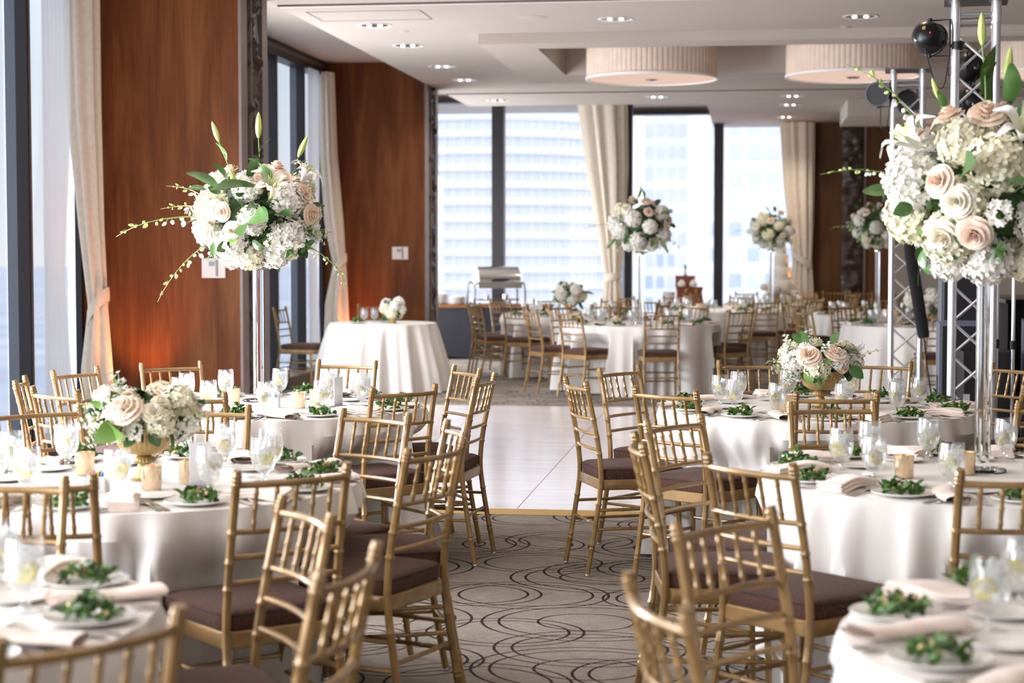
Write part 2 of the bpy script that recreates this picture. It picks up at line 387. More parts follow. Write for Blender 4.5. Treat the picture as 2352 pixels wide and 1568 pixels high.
# ------------------------------------------------------------------ mesh building
class MB:
    def __init__(s):
        s.v = []; s.f = []; s.m = []

    def add(s, verts, faces, mi=0):
        k = len(s.v)
        s.v += [tuple(p) for p in verts]
        for f in faces:
            s.f.append(tuple(i + k for i in f)); s.m.append(mi)

    def box(s, x0, x1, y0, y1, z0, z1, mi=0):
        s.add([(x0, y0, z0), (x1, y0, z0), (x1, y1, z0), (x0, y1, z0), (x0, y0, z1), (x1, y0, z1), (x1, y1, z1), (x0, y1, z1)],
              [(0, 3, 2, 1), (4, 5, 6, 7), (0, 1, 5, 4), (1, 2, 6, 5), (2, 3, 7, 6), (3, 0, 4, 7)], mi)
        return s

    def cbox(s, c, d, mat=None, mi=0):
        """box centred at c, size d, optionally turned by a 3x3/4x4 matrix about c"""
        k = len(s.v)
        s.box(-d[0] / 2, d[0] / 2, -d[1] / 2, d[1] / 2, -d[2] / 2, d[2] / 2, mi)
        for i in range(k, len(s.v)):
            p = Vector(s.v[i])
            if mat is not None: p = mat @ p
            s.v[i] = tuple(p + Vector(c))
        return s

    def tube(s, path, rad, seg=8, cap=True, mi=0):
        path = [Vector(p) for p in path]
        n = len(path)
        rads = rad if isinstance(rad, (list, tuple)) else [rad] * n
        rings = []
        up = None
        for i in range(n):
            t = (path[min(i + 1, n - 1)] - path[max(i - 1, 0)])
            if t.length < 1e-9: t = Vector((0, 0, 1))
            t.normalize()
            if up is None:
                up = Vector((0, 1, 0)) if abs(t.y) < 0.9 else Vector((1, 0, 0))
            a = t.cross(up)
            if a.length < 1e-6: a = t.orthogonal()
            a.normalize(); b = a.cross(t); b.normalize(); up = b
            rings.append([path[i] + (a * math.cos(2 * PI * j / seg) + b * math.sin(2 * PI * j / seg)) * rads[i] for j in range(seg)])
        k = len(s.v)
        for r in rings: s.v += [tuple(p) for p in r]
        for i in range(n - 1):
            for j in range(seg):
                j2 = (j + 1) % seg
                s.f.append((k + i * seg + j, k + i * seg + j2, k + (i + 1) * seg + j2, k + (i + 1) * seg + j)); s.m.append(mi)
        if cap:
            s.f.append(tuple(k + j for j in reversed(range(seg)))); s.m.append(mi)
            s.f.append(tuple(k + (n - 1) * seg + j for j in range(seg))); s.m.append(mi)
        return s

    def lathe(s, prof, seg=24, c=(0, 0, 0), mi=0, cap=False, rib=0, ribamp=0.0):
        k = len(s.v)
        for (r, z) in prof:
            for j in range(seg):
                a = 2 * PI * j / seg
                q = r * (1 + ribamp * math.cos(rib * a)) if rib else r
                s.v.append((c[0] + q * math.cos(a), c[1] + q * math.sin(a), c[2] + z))
        for i in range(len(prof) - 1):
            for j in range(seg):
                j2 = (j + 1) % seg
                s.f.append((k + i * seg + j, k + i * seg + j2, k + (i + 1) * seg + j2, k + (i + 1) * seg + j)); s.m.append(mi)
        if cap:
            s.f.append(tuple(k + j for j in reversed(range(seg)))); s.m.append(mi)
            s.f.append(tuple(k + (len(prof) - 1) * seg + j for j in range(seg))); s.m.append(mi)
        return s

    def grid(s, nu, nv, fn, closed_u=False, mi=0):
        k = len(s.v)
        cols = nu if closed_u else nu + 1
        for j in range(nv + 1):
            for i in range(cols):
                s.v.append(tuple(fn(i / nu, j / nv)))
        for j in range(nv):
            for i in range(nu):
                i2 = (i + 1) % cols if closed_u else i + 1
                s.f.append((k + j * cols + i, k + j * cols + i2, k + (j + 1) * cols + i2, k + (j + 1) * cols + i)); s.m.append(mi)
        return s

    def mesh(s, name, mats, smooth=True, solid=0.0):
        me = bpy.data.meshes.new(name)
        me.from_pydata(s.v, [], s.f)
        if not isinstance(mats, (list, tuple)): mats = [mats]
        for m in mats: me.materials.append(m)
        if len(mats) > 1: me.polygons.foreach_set('material_index', s.m)
        if smooth:
            me.polygons.foreach_set('use_smooth', [True] * len(me.polygons))
            try: me.set_sharp_from_angle(angle=math.radians(38))
            except Exception: pass
        me.update()
        return me


def tag(o, label=None, cat=None, group=None, kind=None):
    if label: o['label'] = label
    if cat: o['category'] = cat
    if group: o['group'] = group
    if kind: o['kind'] = kind
    return o


def obj(name, me, parent=None, loc=(0, 0, 0), rot=(0, 0, 0), scale=None):
    o = bpy.data.objects.new(name, me)
    COL.objects.link(o)
    o.location = loc; o.rotation_euler = rot
    if scale: o.scale = scale
    if parent is not None: o.parent = parent
    return o


def empty(name, loc=(0, 0, 0), rz=0.0):
    o = bpy.data.objects.new(name, None)
    COL.objects.link(o)
    o.location = loc; o.rotation_euler = (0, 0, rz); o.empty_display_size = 0.05
    return o


def copy_tree(o, parent=None):
    c = o.copy(); COL.objects.link(c)
    if parent is not None: c.parent = parent
    for ch in list(o.children): copy_tree(ch, c)
    return c


def struct(name, mb, mat, smooth=False, parent=None):
    o = obj(name, mb.mesh(name, mat, smooth), parent)
    if parent is None: o['kind'] = 'structure'
    return o


WORDS = {0: 'twelve', 1: 'one', 2: 'two', 3: 'three', 4: 'four', 5: 'five', 6: 'six', 7: 'seven', 8: 'eight', 9: 'nine', 10: 'ten', 11: 'eleven'}


def clock(C, ang):
    """place on a round table as a clock face read from the photograph's viewpoint (six o'clock towards the viewer)"""
    away = math.atan2(C[1], C[0])
    h = ((away - ang) / (2 * PI) * 12) % 12
    return h


def in_view(x, y, z, margin=0.0):
    th = math.radians(7.75)
    lat = x * math.cos(th) + y * math.sin(th); d = -x * math.sin(th) + y * math.cos(th)
    if d < 1.5: return False
    px = 1176 + 4000 * lat / d; py = 580 - 4000 * (z - EYE) / d
    g = margin * 4000 / d
    return -g < px < 2352 + g and -g < py < 1568 + g


# ------------------------------------------------------------------ the room
ZC, ZB = 3.59, 3.86
XW, XP = -5.25, -3.95


def flat(name, x0, x1, y0, y1, z0, z1, mat, parent=None):
    return struct(name, MB().box(x0, x1, y0, y1, z0, z1), mat, False, parent)


flat('floor', -5.6, 8.2, -6.0, 29.2, -0.12, 0.0, M['carpet'])
HX0, HX1, HY0, HY1 = -2.04, 6.2, 16.85, 19.40        # recess that holds the drum lamps
ce = MB()
for b in ((XP, 8.2, -6, HY0), (XP, HX0, HY0, HY1), (HX1, 8.2, HY0, HY1), (XP, 8.2, HY1, 24.5), (-0.6, 8.2, 24.5, 29.2)):
    ce.box(b[0], b[1], b[2], b[3], ZC, ZC + 0.42)
struct('ceiling', ce, M['plaster'])
flat('ceiling_window_bays', -5.5, XP - 0.002, -6, 29.2, ZB, ZB + 0.3, M['plaster'])
flat('ceiling_notch', XP, -0.602, 24.502, 29.2, ZB, ZB + 0.3, M['plaster'])
flat('ceiling_recess', HX0 - 0.2, HX1 + 0.2, HY0 - 0.2, HY1 + 0.2, 3.985, 4.05, M['plaster'])
pn = MB()
zp0, zp1 = 3.49, ZC - 0.001
for b in ((-2.56, 6.8, 16.43, HY0 + 0.001), (-2.56, HX0, HY0, HY1), (HX1, 6.8, HY0, HY1), (-2.56, 6.8, HY1 - 0.001, 20.3)):
    pn.box(b[0], b[1], b[2], b[3], zp0, zp1)
struct('ceiling_dropped_panel', pn, M['plaster'])
struct('ceiling_rear_panel', MB().box(1.30, 7.2, 24.0, 26.0, 3.36, ZC - 0.001), M['plaster'])
for i, y in enumerate((14.30, 22.52)):
    t = flat('trim_%d' % (i + 1), XP + 0.02, 8.1, y, y + 0.05, ZC - 0.012, ZC - 0.001, M['trackdark'])
    flat('light_strip', XP + 0.02, 8.1, y + 0.055, y + 0.115, ZC - 0.010, ZC - 0.001, M['tracklight'], t)
flat('wall_right', 8.0, 8.2, -6, 29.2, 0, 3.9, M['wallpaint'])
flat('wall_rear', -5.5, 8.2, -6.2, -6.0, 0, 3.9, M['wallpaint'])

# rear wall beyond the last window: wood, carved post, wood, painted wall
YB = 28.3
rw = empty('wall_far', (0, 0, 0)); rw['kind'] = 'structure'
obj('wood_panel', MB().box(0.98, 1.46, YB, YB + 0.2, 0.0, ZC).mesh('wood_panel', M['wood_dark'], False), rw)
obj('wood_panel', MB().box(1.82, 2.28, YB, YB + 0.2, 0.0, ZC).mesh('wood_panel', M['wood_dark'], False), rw)
obj('painted_panel', MB().box(2.28, 8.1, YB - 0.02, YB + 0.2, 0.86, ZC).mesh('painted_panel', M['wallpaint'], False), rw)
obj('dado', MB().box(2.28, 8.1, YB - 0.05, YB + 0.2, 0.0, 0.86).mesh('dado', pmat('dado_paint', (0.20, 0.17, 0.145), 0.7), False), rw)


def carved_strip(w, h, nx, nz, depth, seed):
    """deep relief of scrolling stems and leaves on a plank, as real geometry"""
    mb = MB()
    rr = random.Random(seed)
    ph = [rr.uniform(0, 6.28) for _ in range(6)]

    def fn(u, v):
        x = (u - 0.5) * w; z = v * h
        cx = 0.24 * w * math.sin(z * 9.0 + ph[0])
        stem = math.exp(-((x - cx) / (0.10 * w)) ** 2)
        leaf = max(0, math.sin(z * 26 + ph[1] + x / w * 5) * math.cos(x / w * 7 + ph[2] + 1.3 * math.sin(z * 11)))
        nzv = noise.noise(Vector((x * 24, z * 24, seed))) * 0.5 + 0.5
        edge = min(1.0, (0.5 - abs(u - 0.5)) * 9)
        return (x, -depth * edge * (0.55 * stem + 0.6 * leaf + 0.35 * nzv), z)
    mb.grid(nx, nz, fn)
    mb.box(-w / 2, w / 2, 0.0, 0.03, 0, h)
    return mb


obj('carved_post', carved_strip(0.34, ZC, 8, 130, 0.05, 5).mesh('carved_post', M['carved'], True), rw, (1.63, YB - 0.01, 0))
obj('carved_post_edge', MB().box(1.80, 1.83, YB - 0.05, YB, 0, ZC).mesh('carved_post_edge', M['bronze'], False), rw)

# the two piers between the window bays: wood face, bronze trim, carved end
CARVE = carved_strip(0.40, ZC, 10, 190, 0.06, 2).mesh('carving', M['carved'], True)
for i, (y0, y1) in enumerate(((13.27, 14.06), (21.15, 22.02), (5.4, 6.2))):
    p = empty('wall_pier_%d' % (i + 1), (0, 0, 0)); p['kind'] = 'structure'
    obj('core', MB().box(XW + 0.02, XP - 0.06, y0 + 0.03, y1 - 0.01, 0, ZB).mesh('core', M['bronze'], False), p)
    wp = MB().box(XW, XP - 0.012, y0, y0 + 0.03, 0.10, ZB).mesh('wood_panel', M['wood'], False)
    obj('wood_panel', wp, p)
    obj('baseboard', MB().box(XW, XP, y0 - 0.012, y0 + 0.03, 0, 0.10).mesh('baseboard', M['carved'], False), p)
    t = y1 - y0
    obj('corner_trim', MB().box(XP - 0.012, XP + 0.010, y0, y0 + 0.045 * t, 0, ZB).mesh('corner_trim', M['bronze'], False), p)
    obj('trim_board', MB().box(XP - 0.06, XP, y0 + 0.06 * t, y0 + 0.26 * t, 0, ZB).mesh('trim_board', M['bronze'], False), p)
    obj('carved_recess', MB().box(XP - 0.07, XP - 0.035, y0 + 0.26 * t, y1 - 0.2 * t, 0, ZC).mesh('carved_recess', M['carved'], False), p)
    obj('carving', CARVE, p, (XP - 0.03, y0 + 0.54 * t, 0), (0, 0, PI / 2))
    obj('bead', MB().box(XP - 0.06, XP + 0.012, y0 + 0.36 * t, y0 + 0.38 * t, 0, ZC).mesh('bead', M['bronze'], False), p)
    obj('trim_board', MB().box(XP - 0.06, XP, y1 - 0.19 * t, y1, 0, ZB).mesh('trim_board', M['bronze'], False), p)


def wall_controller(name, label, loc, w, h):
    t = empty(name, loc)
    obj('back_plate', MB().box(-w / 2, w / 2, -0.018, 0, -h / 2, h / 2).mesh('back_plate', M['white_plastic'], False), t)
    obj('cover', MB().box(-w * .42, w * .1, -0.028, -0.017, -h * .4, h * .42).mesh('cover', M['white_plastic'], False), t)
    obj('display', MB().box(-w * .18, w * .07, -0.031, -0.027, h * .1, h * .34).mesh('display', M['grey_screen'], False), t)
    obj('slot', MB().box(w * .13, w * .2, -0.022, -0.017, -h * .42, h * .42).mesh('slot', M['bronze'], False), t)
    return tag(t, label, 'thermostat')


wall_controller('thermostat', 'white thermostat on the wood pier behind the tall flowers', (-4.17, 13.268, 1.40), 0.19, 0.155)
wall_controller('thermostat', 'smaller white thermostat on the far wood pier above the small table', (-4.27, 21.148, 1.515), 0.20, 0.155)

# window wall: frames, panes, head box and sill in each bay
ZS, ZH = 0.12, 3.74
for i, (y0, y1, mull) in enumerate(((6.2, 13.27, (7.6, 9.1, 10.6, 12.12)), (14.06, 21.15, (15.2, 16.4, 17.6, 18.84, 20.04)), (22.02, 25.7, (23.2, 24.4)), (-6.0, 5.4, (-4.5, -3.0, -1.5, 0.0, 1.5, 3.0, 4.2)))):
    w = empty('window_%d' % (i + 1), (0, 0, 0)); w['kind'] = 'structure'
    obj('sill', MB().box(XW - 0.16, XW + 0.14, y0, y1, 0, ZS).mesh('sill', M['bronze'], False), w)
    hb = MB().box(XW - 0.16, XW + 0.05, y0, y1, ZH + 0.02, ZB)
    obj('head_box', hb.mesh('head_box', M['bronze'], False), w)
    obj('head_rail', MB().box(XW - 0.10, XW + 0.07, y0, y1, ZH - 0.05, ZH + 0.03).mesh('head_rail', M['frame'], False), w)
    obj('head_shadow_rail', MB().box(XW - 0.10, XW + 0.07, y0, y1, ZB - 0.03, ZB + 0.01).mesh('head_shadow_rail', M['frame'], False), w)
    ys = [y0] + list(mull) + [y1]
    for y in mull:
        fr = obj('mullion', MB().box(XW - 0.03, XW + 0.06, y - 0.02, y + 0.045, ZS, ZH - 0.05).mesh('mullion', M['frame'], False), w)
        obj('mullion_face', MB().box(XW - 0.11, XW - 0.03, y - 0.02, y + 0.04, ZS, ZH - 0.05).mesh('mullion_face', M['frame_grey'], False), fr)
        obj('mullion_bead', MB().box(XW + 0.06, XW + 0.068, y + 0.010, y + 0.018, ZS, ZH - 0.05).mesh('mullion_bead', M['bronze'], False), fr)
    for y in (y0 + 0.04, y1 - 0.04):
        obj('side_frame', MB().box(XW - 0.04, XW + 0.01, y - 0.015, y + 0.04, ZS, ZH - 0.05).mesh('side_frame', M['frame'], False), w)
    for a, b in zip(ys[:-1], ys[1:]):
        obj('glass_pane', MB().box(XW - 0.125, XW - 0.115, a + 0.02, b - 0.02, ZS, ZH).mesh('glass_pane', M['pane_dimmed'], False), w)

# far windows
YA = 25.7
XR = -1.80


def far_window(n, x0, x1, y, mull, head, mat_m=None):
    w = empty('window_%d' % n, (0, 0, 0)); w['kind'] = 'structure'
    obj('sill', MB().box(x0, x1, y - 0.05, y + 0.2, 0, 0.15).mesh('sill', M['bronze'], False), w)
    obj('head_rail', MB().box(x0, x1, y - 0.06, y + 0.2, head, head + 0.07).mesh('head_rail', M['frame'], False), w)
    obj('head_box', MB().box(x0, x1, y - 0.02, y + 0.2, head + 0.07, ZB).mesh('head_box', M['bronze'], False), w)
    for m0, m1 in mull:
        obj('mullion', MB().box(m0, m1, y - 0.08, y + 0.12, 0.15, head).mesh('mullion', M['frame_grey'] if mat_m else M['frame'], False), w)
    xs = [x0] + [0.5 * (a + b) for a, b in mull if a > x0 + .2 and b < x1 - .2] + [x1]
    for a, b in zip(xs[:-1], xs[1:]):
        obj('glass_pane', MB().box(a + 0.02, b - 0.02, y + 0.06, y + 0.07, 0.15, head).mesh('glass_pane', M['pane'], False), w)


far_window(5, XW, XR, YA, ((-5.2, -5.06), (-3.79, -3.61), (XR - 0.02, XR + 0.09)), 3.74)
far_window(6, XR - 0.25, 0.98, YB, ((XR - 0.25, XR - 0.2), (-0.57, -0.42), (0.90, 0.98)), 3.74)
w7 = empty('window_7', (0, 0, 0)); w7['kind'] = 'structure'
obj('sill', MB().box(XR - 0.26, XR - 0.14, YA, YB, 0, 0.15).mesh('sill', M['bronze'], False), w7)
obj('glass_pane', MB().box(XR - 0.205, XR - 0.195, YA + .1, YB, 0.15, 3.74).mesh('glass_pane', M['pane'], False), w7)


# curtains -------------------------------------------------------------------------------------------
def drape(mb, path, n_pleat, amp, seg=64):
    """closed pleated bundle: path = [(x, y, z, half_width_x, half_width_y)] from top to bottom"""
    def at(v):
        k = v * (len(path) - 1); i = min(int(k), len(path) - 2); f = k - i
        f = f * f * (3 - 2 * f)
        return [path[i][q] * (1 - f) + path[i + 1][q] * f for q in range(5)]

    def fn(u, v):
        x, y, z, a, b = at(v)
        th = 2 * PI * u
        q = 1 + amp * math.sin(n_pleat * th + 0.7 * math.sin(3 * th)) + 0.05 * math.sin(5 * th + v * 4)
        return (x + a * q * math.cos(th), y + b * q * math.sin(th), z)
    mb.grid(seg, 26, fn, closed_u=True)
    return mb


def curtain(label, path, tie_z, n=9, amp=0.16, group=None, tie_k=1.0):
    t = empty('curtain', (0, 0, 0))
    obj('drape', drape(MB(), path, n, amp).mesh('drape', M['curtain'], True), t)
    best = min(path, key=lambda p: abs(p[2] - tie_z))
    tb = MB()
    x, y, z, a, b = best

    def fn(u, v):
        th = 2 * PI * u
        tilt = 0.10 * math.cos(th) * tie_k
        r = 1.12 + 0.05 * math.sin(PI * v)
        return (x + (a * r + 0.01) * math.cos(th), y + (b * r + 0.01) * math.sin(th), z - 0.055 + 0.11 * v + tilt)
    tb.grid(28, 4, fn, closed_u=True)
    obj('tieback', tb.mesh('tieback', M['curtain'], True), t)
    return tag(t, label, 'curtain', group)


curtain('beige tied curtain beside the wood pier at the front windows',
        [(-5.14, 13.00, 3.70, .13, .14), (-5.12, 13.0, 2.6, .115, .13), (-5.07, 13.0, 1.75, .085, .11), (-5.02, 13.0, 1.10, .065, .085), (-5.03, 13.0, 0.62, .105, .12), (-5.01, 13.0, 0.02, .125, .13)], 1.10, n=8, amp=0.15)
curtain('beige tied curtain beside the second wood pier, lit orange',
        [(-5.14, 20.95, 3.72, .08, .12), (-5.12, 20.95, 2.7, .09, .12), (-5.06, 20.95, 1.9, .10, .11), (-4.99, 20.95, 1.36, .07, .08), (-5.03, 20.95, 0.9, .13, .12), (-5.03, 20.95, 0.02, .17, .14)], 1.36)
curtain('beige tied curtain beside the dark post at the far windows',
        [(-2.14, 25.35, 3.72, .32, .12), (-2.06, 25.35, 2.7, .26, .12), (-2.0, 25.35, 1.8, .17, .11), (-1.97, 25.35, 1.17, .10, .08), (-1.97, 25.35, 0.7, .14, .1), (-1.96, 25.35, 0.02, .17, .12)], 1.17, n=10, amp=0.18, tie_k=0.2)
curtain('beige tied curtain against the wood panelled far wall',
        [(0.73, 28.05, 3.58, .24, .12), (0.76, 28.05, 2.6, .21, .12), (0.80, 28.05, 1.9, .17, .11), (0.83, 28.05, 1.40, .13, .09), (0.83, 28.05, 0.8, .17, .1), (0.83, 28.05, 0.02, .19, .12)], 1.40, n=10, amp=0.18, tie_k=-1.0)


def sheer(label, x, y0, y1, pinch):
    mb = MB()

    def fn(u, v):
        z = 3.7 - v * 3.58
        w = 1 - pinch * math.exp(-((z - 1.35) / 0.75) ** 2)
        y = y0 + (y1 - y0) * u * w
        return (x + 0.022 * math.sin(u * 44 + 0.4 * math.sin(v * 5)), y, z)
    mb.grid(60, 22, fn)
    o = obj('sheer_curtain', mb.mesh('sheer_curtain', M['sheer'], True))
    return tag(o, label, 'curtain')


sheer('thin white sheer hanging at the front window beside the tied curtain', -5.16, 12.30, 12.84, 0.30)
sheer('thin white sheer hanging at the second bay beside the small table', -5.16, 20.12, 20.62, 0.25)


# ------------------------------------------------------------------ dance floor
PX0, PY0, PS = -3.62, 10.05, 1.14
df = empty('dance_floor', (PX0, PY0, 0))
tag(df, 'glossy white dance floor of square panels with brass edging', 'dance floor')
pm = MB().box(0.003, PS - 0.003, 0.003, PS - 0.003, 0.0, 0.022).mesh('panel', M['dance'], False)
for i in range(4):
    for j in range(6):
        obj('panel', pm, df, (i * PS, j * PS, 0))
W4, W6 = 4 * PS, 6 * PS
ed = MB()
ed.add([(-.09, -.09, .002), (W4 + .09, -.09, .002), (W4, 0, .023), (0, 0, .023)], [(0, 1, 2, 3)])
obj('edge_ramp', ed.mesh('edge_ramp', M['goldtrim'], False), df)
ed = MB()
ed.add([(0, W6, .023), (W4, W6, .023), (W4 + .09, W6 + .09, .002), (-.09, W6 + .09, .002)], [(0, 1, 2, 3)])
obj('edge_ramp', ed.mesh('edge_ramp', M['goldtrim'], False), df)
ed = MB()
ed.add([(-.09, -.09, .002), (0, 0, .023), (0, W6, .023), (-.09, W6 + .09, .002)], [(0, 1, 2, 3)])
obj('edge_ramp', ed.mesh('edge_ramp', M['goldtrim'], False), df)
ed = MB()
ed.add([(W4, 0, .023), (W4 + .09, -.09, .002), (W4 + .09, W6 + .09, .002), (W4, W6, .023)], [(0, 1, 2, 3)])
obj('edge_ramp', ed.mesh('edge_ramp', M['goldtrim'], False), df)

# ------------------------------------------------------------------ chiavari chair
def ringed(path, r0, rings, seg=8, n=26, bump=0.0028, taper=None):
    """tube along a polyline with turned rings at the given heights along it (0..1)"""
    P = [Vector(p) for p in path]
    L = [0]
    for a, b in zip(P[:-1], P[1:]): L.append(L[-1] + (b - a).length)
    T = L[-1]

    def at(s):
        for k in range(len(P) - 1):
            if s <= L[k + 1] + 1e-9:
                f = (s - L[k]) / max(1e-9, L[k + 1] - L[k])
                return P[k].lerp(P[k + 1], f)
        return P[-1]
    ss = set(i / n for i in range(n + 1))
    w = 0.0065 / T
    for q in rings:
        for k in (-1, -0.45, 0, 0.45, 1): ss.add(min(1, max(0, q + k * w)))
    ss = sorted(ss)
    pts = []; rad = []
    for s_ in ss:
        r = r0 if taper is None else r0 * (taper[0] + (taper[1] - taper[0]) * s_)
        for q in rings:
            d = abs(s_ - q) / w
            if d < 1: r += bump * (1 - d * d)
        pts.append(at(s_ * T)); rad.append(r)
    return MB().tube(pts, rad, seg)


def smooth_path(ctrl, n=14):
    """Catmull-Rom through the control points"""
    P = [Vector(c) for c in ctrl]
    P = [P[0] * 2 - P[1]] + P + [P[-1] * 2 - P[-2]]
    out = []
    for i in range(1, len(P) - 2):
        for k in range(n):
            t = k / n
            a, b, c, d = P[i - 1], P[i], P[i + 1], P[i + 2]
            out.append(0.5 * ((2 * b) + (c - a) * t + (2 * a - 5 * b + 4 * c - d) * t * t + (3 * b - a - 3 * c + d) * t * t * t))
    out.append(P[-2])
    return out


def post_path(sx):
    return smooth_path([(sx * .184, -.262, 0.010), (sx * .181, -.228, .20), (sx * .177, -.200, .38), (sx * .175, -.193, .47), (sx * .174, -.205, .60), (sx * .173, -.235, .76), (sx * .173, -.270, .92)], 4)


def outline(wb, wf, yb, yf, r, n=6):
    """rounded trapezoid outline"""
    cs = [(-wb / 2, yb), (wb / 2, yb), (wf / 2, yf), (-wf / 2, yf)]
    out = []
    for i in range(4):
        p0 = Vector(cs[i - 1]); p = Vector(cs[i]); p1 = Vector(cs[(i + 1) % 4])
        a = p + (p0 - p).normalized() * r; b = p + (p1 - p).normalized() * r
        for k in range(n + 1):
            t = k / n
            out.append(a * (1 - t) ** 2 + p * 2 * t * (1 - t) + b * t * t)
    return out


def slab(ol, levels):
    """stack of inset outlines: levels = [(z, inset)] closed top and bottom"""
    mb = MB(); n = len(ol)
    c = sum(ol, Vector((0, 0))) / n
    vs = []
    for z, ins in levels:
        for p in ol:
            d = (p - c); q = c + d * (1 - ins / max(d.length, 1e-6))
            vs.append((q.x, q.y, z))
    fs = []
    for i in range(len(levels) - 1):
        for j in range(n):
            j2 = (j + 1) % n
            fs.append((i * n + j, i * n + j2, (i + 1) * n + j2, (i + 1) * n + j))
    vs.append((c.x, c.y, levels[-1][0] + 0.002)); k = len(vs) - 1
    for j in range(n): fs.append(((len(levels) - 1) * n + j, (len(levels) - 1) * n + (j + 1) % n, k))
    fs.append(tuple(reversed(range(n))))
    mb.add(vs, fs)
    return mb


def bowed(z, r, bow, x=0.172, seg=8):
    t = [p for p in post_path(1)]
    y = min(t, key=lambda p: abs(p.z - z)).y
    return MB().tube([(x * u, y - bow * (1 - u * u), z) for u in (-1, -.75, -.5, -.25, 0, .25, .5, .75, 1)], r, seg)


CH = {}
OLF = outline(.365, .415, -.200, .205, .035)
OLC = outline(.358, .412, -.190, .210, .05)
CH['seat'] = slab(OLC, [(.452, .006), (.458, 0), (.497, -.002), (.504, .003), (.510, .02), (.516, .07)]).mesh('seat', M['cushion'])
CH['piping'] = MB().tube([(p.x * 1.004, p.y * 1.004, .499) for p in OLC] + [(OLC[0].x * 1.004, OLC[0].y * 1.004, .499)], .0032, 5, cap=False).mesh('piping', M['piping'])
CH['seat_frame'] = slab(OLF, [(.404, .004), (.408, 0), (.449, 0), (.453, .004)]).mesh('seat_frame', M['gold'])
for sx in (-1, 1):
    CH['post%d' % sx] = ringed(post_path(sx), .0128, [.13, .15, .36, .62, .705, .80, .955, .968, .981], 8, 22).mesh('back_post', M['gold'])
    CH['leg%d' % sx] = ringed([(sx * .200, .198, .010), (sx * .190, .182, .42)], .0125, [.25, .29, .72, .76], 8, 6, taper=(.88, 1.1)).mesh('leg', M['gold'])
CH['glide'] = MB().lathe([(.0, .0), (.012, .0), (.013, .004), (.011, .012), (0, .012)], 10).mesh('glide', M['silver'])
CH['top_rail'] = bowed(.877, .0098, .030).mesh('top_rail', M['gold'])
for i, z in enumerate((.742, .668, .594)): CH['rail%d' % i] = bowed(z, .0082, .024 - .005 * i).mesh('back_rail', M['gold'])


def spind(u):
    x = .172 * u
    tp = post_path(1)
    ya = min(tp, key=lambda p: abs(p.z - .742)).y - .024 * (1 - u * u)
    yb = min(tp, key=lambda p: abs(p.z - .877)).y - .030 * (1 - u * u)
    return ringed([(x, ya, .742), (x, yb, .877)], .0064, [.18, .5, .82], 7, 3, bump=.0018)


SP = (-.68, -.34, 0, .34, .68)
for i, u in enumerate(SP): CH['spin%d' % i] = spind(u).mesh('spindle', M['gold'])
ST = [((-.194, .188, .27), (.194, .188, .27)), ((-.197, .191, .18), (.197, .191, .18)), ((-.180, -.215, .24), (.180, -.215, .24)),
      ((-.193, .187, .31), (-.179, -.208, .31)), ((.193, .187, .31), (.179, -.208, .31)), ((-.196, .190, .22), (-.181, -.222, .22)), ((.196, .190, .22), (.181, -.222, .22))]
for i, (a, b) in enumerate(ST): CH['str%d' % i] = ringed([a, b], .0078, [.3, .7], 7, 4, bump=.0015).mesh('stretcher', M['gold'])


def make_chair():
    t = empty('chiavari_chair')
    s = obj('seat', CH['seat'], t); tag(s, 'brown seat cushion'); obj('piping', CH['piping'], s)
    obj('seat_frame', CH['seat_frame'], t)
    for sx in (-1, 1):
        a = obj('back_post', CH['post%d' % sx], t); obj('glide', CH['glide'], a, (sx * .184, -.262, 0))
        b = obj('leg', CH['leg%d' % sx], t); obj('glide', CH['glide'], b, (sx * .200, .198, 0))
    obj('top_rail', CH['top_rail'], t)
    for i in range(3): obj('back_rail', CH['rail%d' % i], t)
    for i in range(5): obj('spindle', CH['spin%d' % i], t)
    for i in range(7): obj('stretcher', CH['str%d' % i], t)
    return t


def joined(name, keys, mat):
    vs, fs = [], []
    for k in keys:
        me = CH[k]; o = len(vs)
        vs += [tuple(v.co) for v in me.vertices]; fs += [tuple(i + o for i in p.vertices) for p in me.polygons]
    me = bpy.data.meshes.new(name); me.from_pydata(vs, [], fs); me.materials.append(mat)
    me.polygons.foreach_set('use_smooth', [True] * len(fs)); me.update()
    return me


FARC = {'backrest': joined('backrest', ['top_rail', 'rail0', 'rail1', 'rail2'], M['gold']),
        'stretchers': joined('stretchers', ['str%d' % i for i in range(7)], M['gold'])}


def make_far_chair():
    t = empty('chiavari_chair')
    tag(obj('seat', CH['seat'], t), 'brown seat cushion')
    obj('seat_frame', CH['seat_frame'], t)
    for sx in (-1, 1):
        obj('back_post', CH['post%d' % sx], t); obj('leg', CH['leg%d' % sx], t)
    obj('backrest', FARC['backrest'], t)
    for i in range(5): obj('spindle', CH['spin%d' % i], t)
    obj('stretchers', FARC['stretchers'], t)
    return t


# tables: centre, radius, description
TAB = {'L2': ((-2.37, 8.50), .77, 'window-side tall-flower table'),
       'L1': ((-2.05, 5.64), .76, 'window-side gold-bowl table'),
       'L0': ((-2.00, 3.42), .76, 'cropped window-side table'),
       'R2': ((0.335, 8.76), .785, 'truss-side gold-bowl table'),
       'R1': ((0.80, 6.16), .76, 'truss-side tall-flower table'),
       'R0': ((0.95, 3.57), .765, 'cropped truss-side table'),
       'S': ((-4.00, 18.83), .59, 'small table by the far pier'),
       'T3': ((-1.17, 19.02), .86, 'far table with tall flowers'),
       'T2': ((-2.20, 21.50), .86, 'far table near the buffet'),
       'T4': ((-0.40, 23.55), .86, 'far table before the red box'),
       'T5': ((0.33, 26.00), .72, 'rear table before the cake'),
       'T6': ((1.86, 19.10), .86, 'far table behind the trusses'),
       'T8': ((1.59, 22.22), .86, 'rear table behind the trusses')}
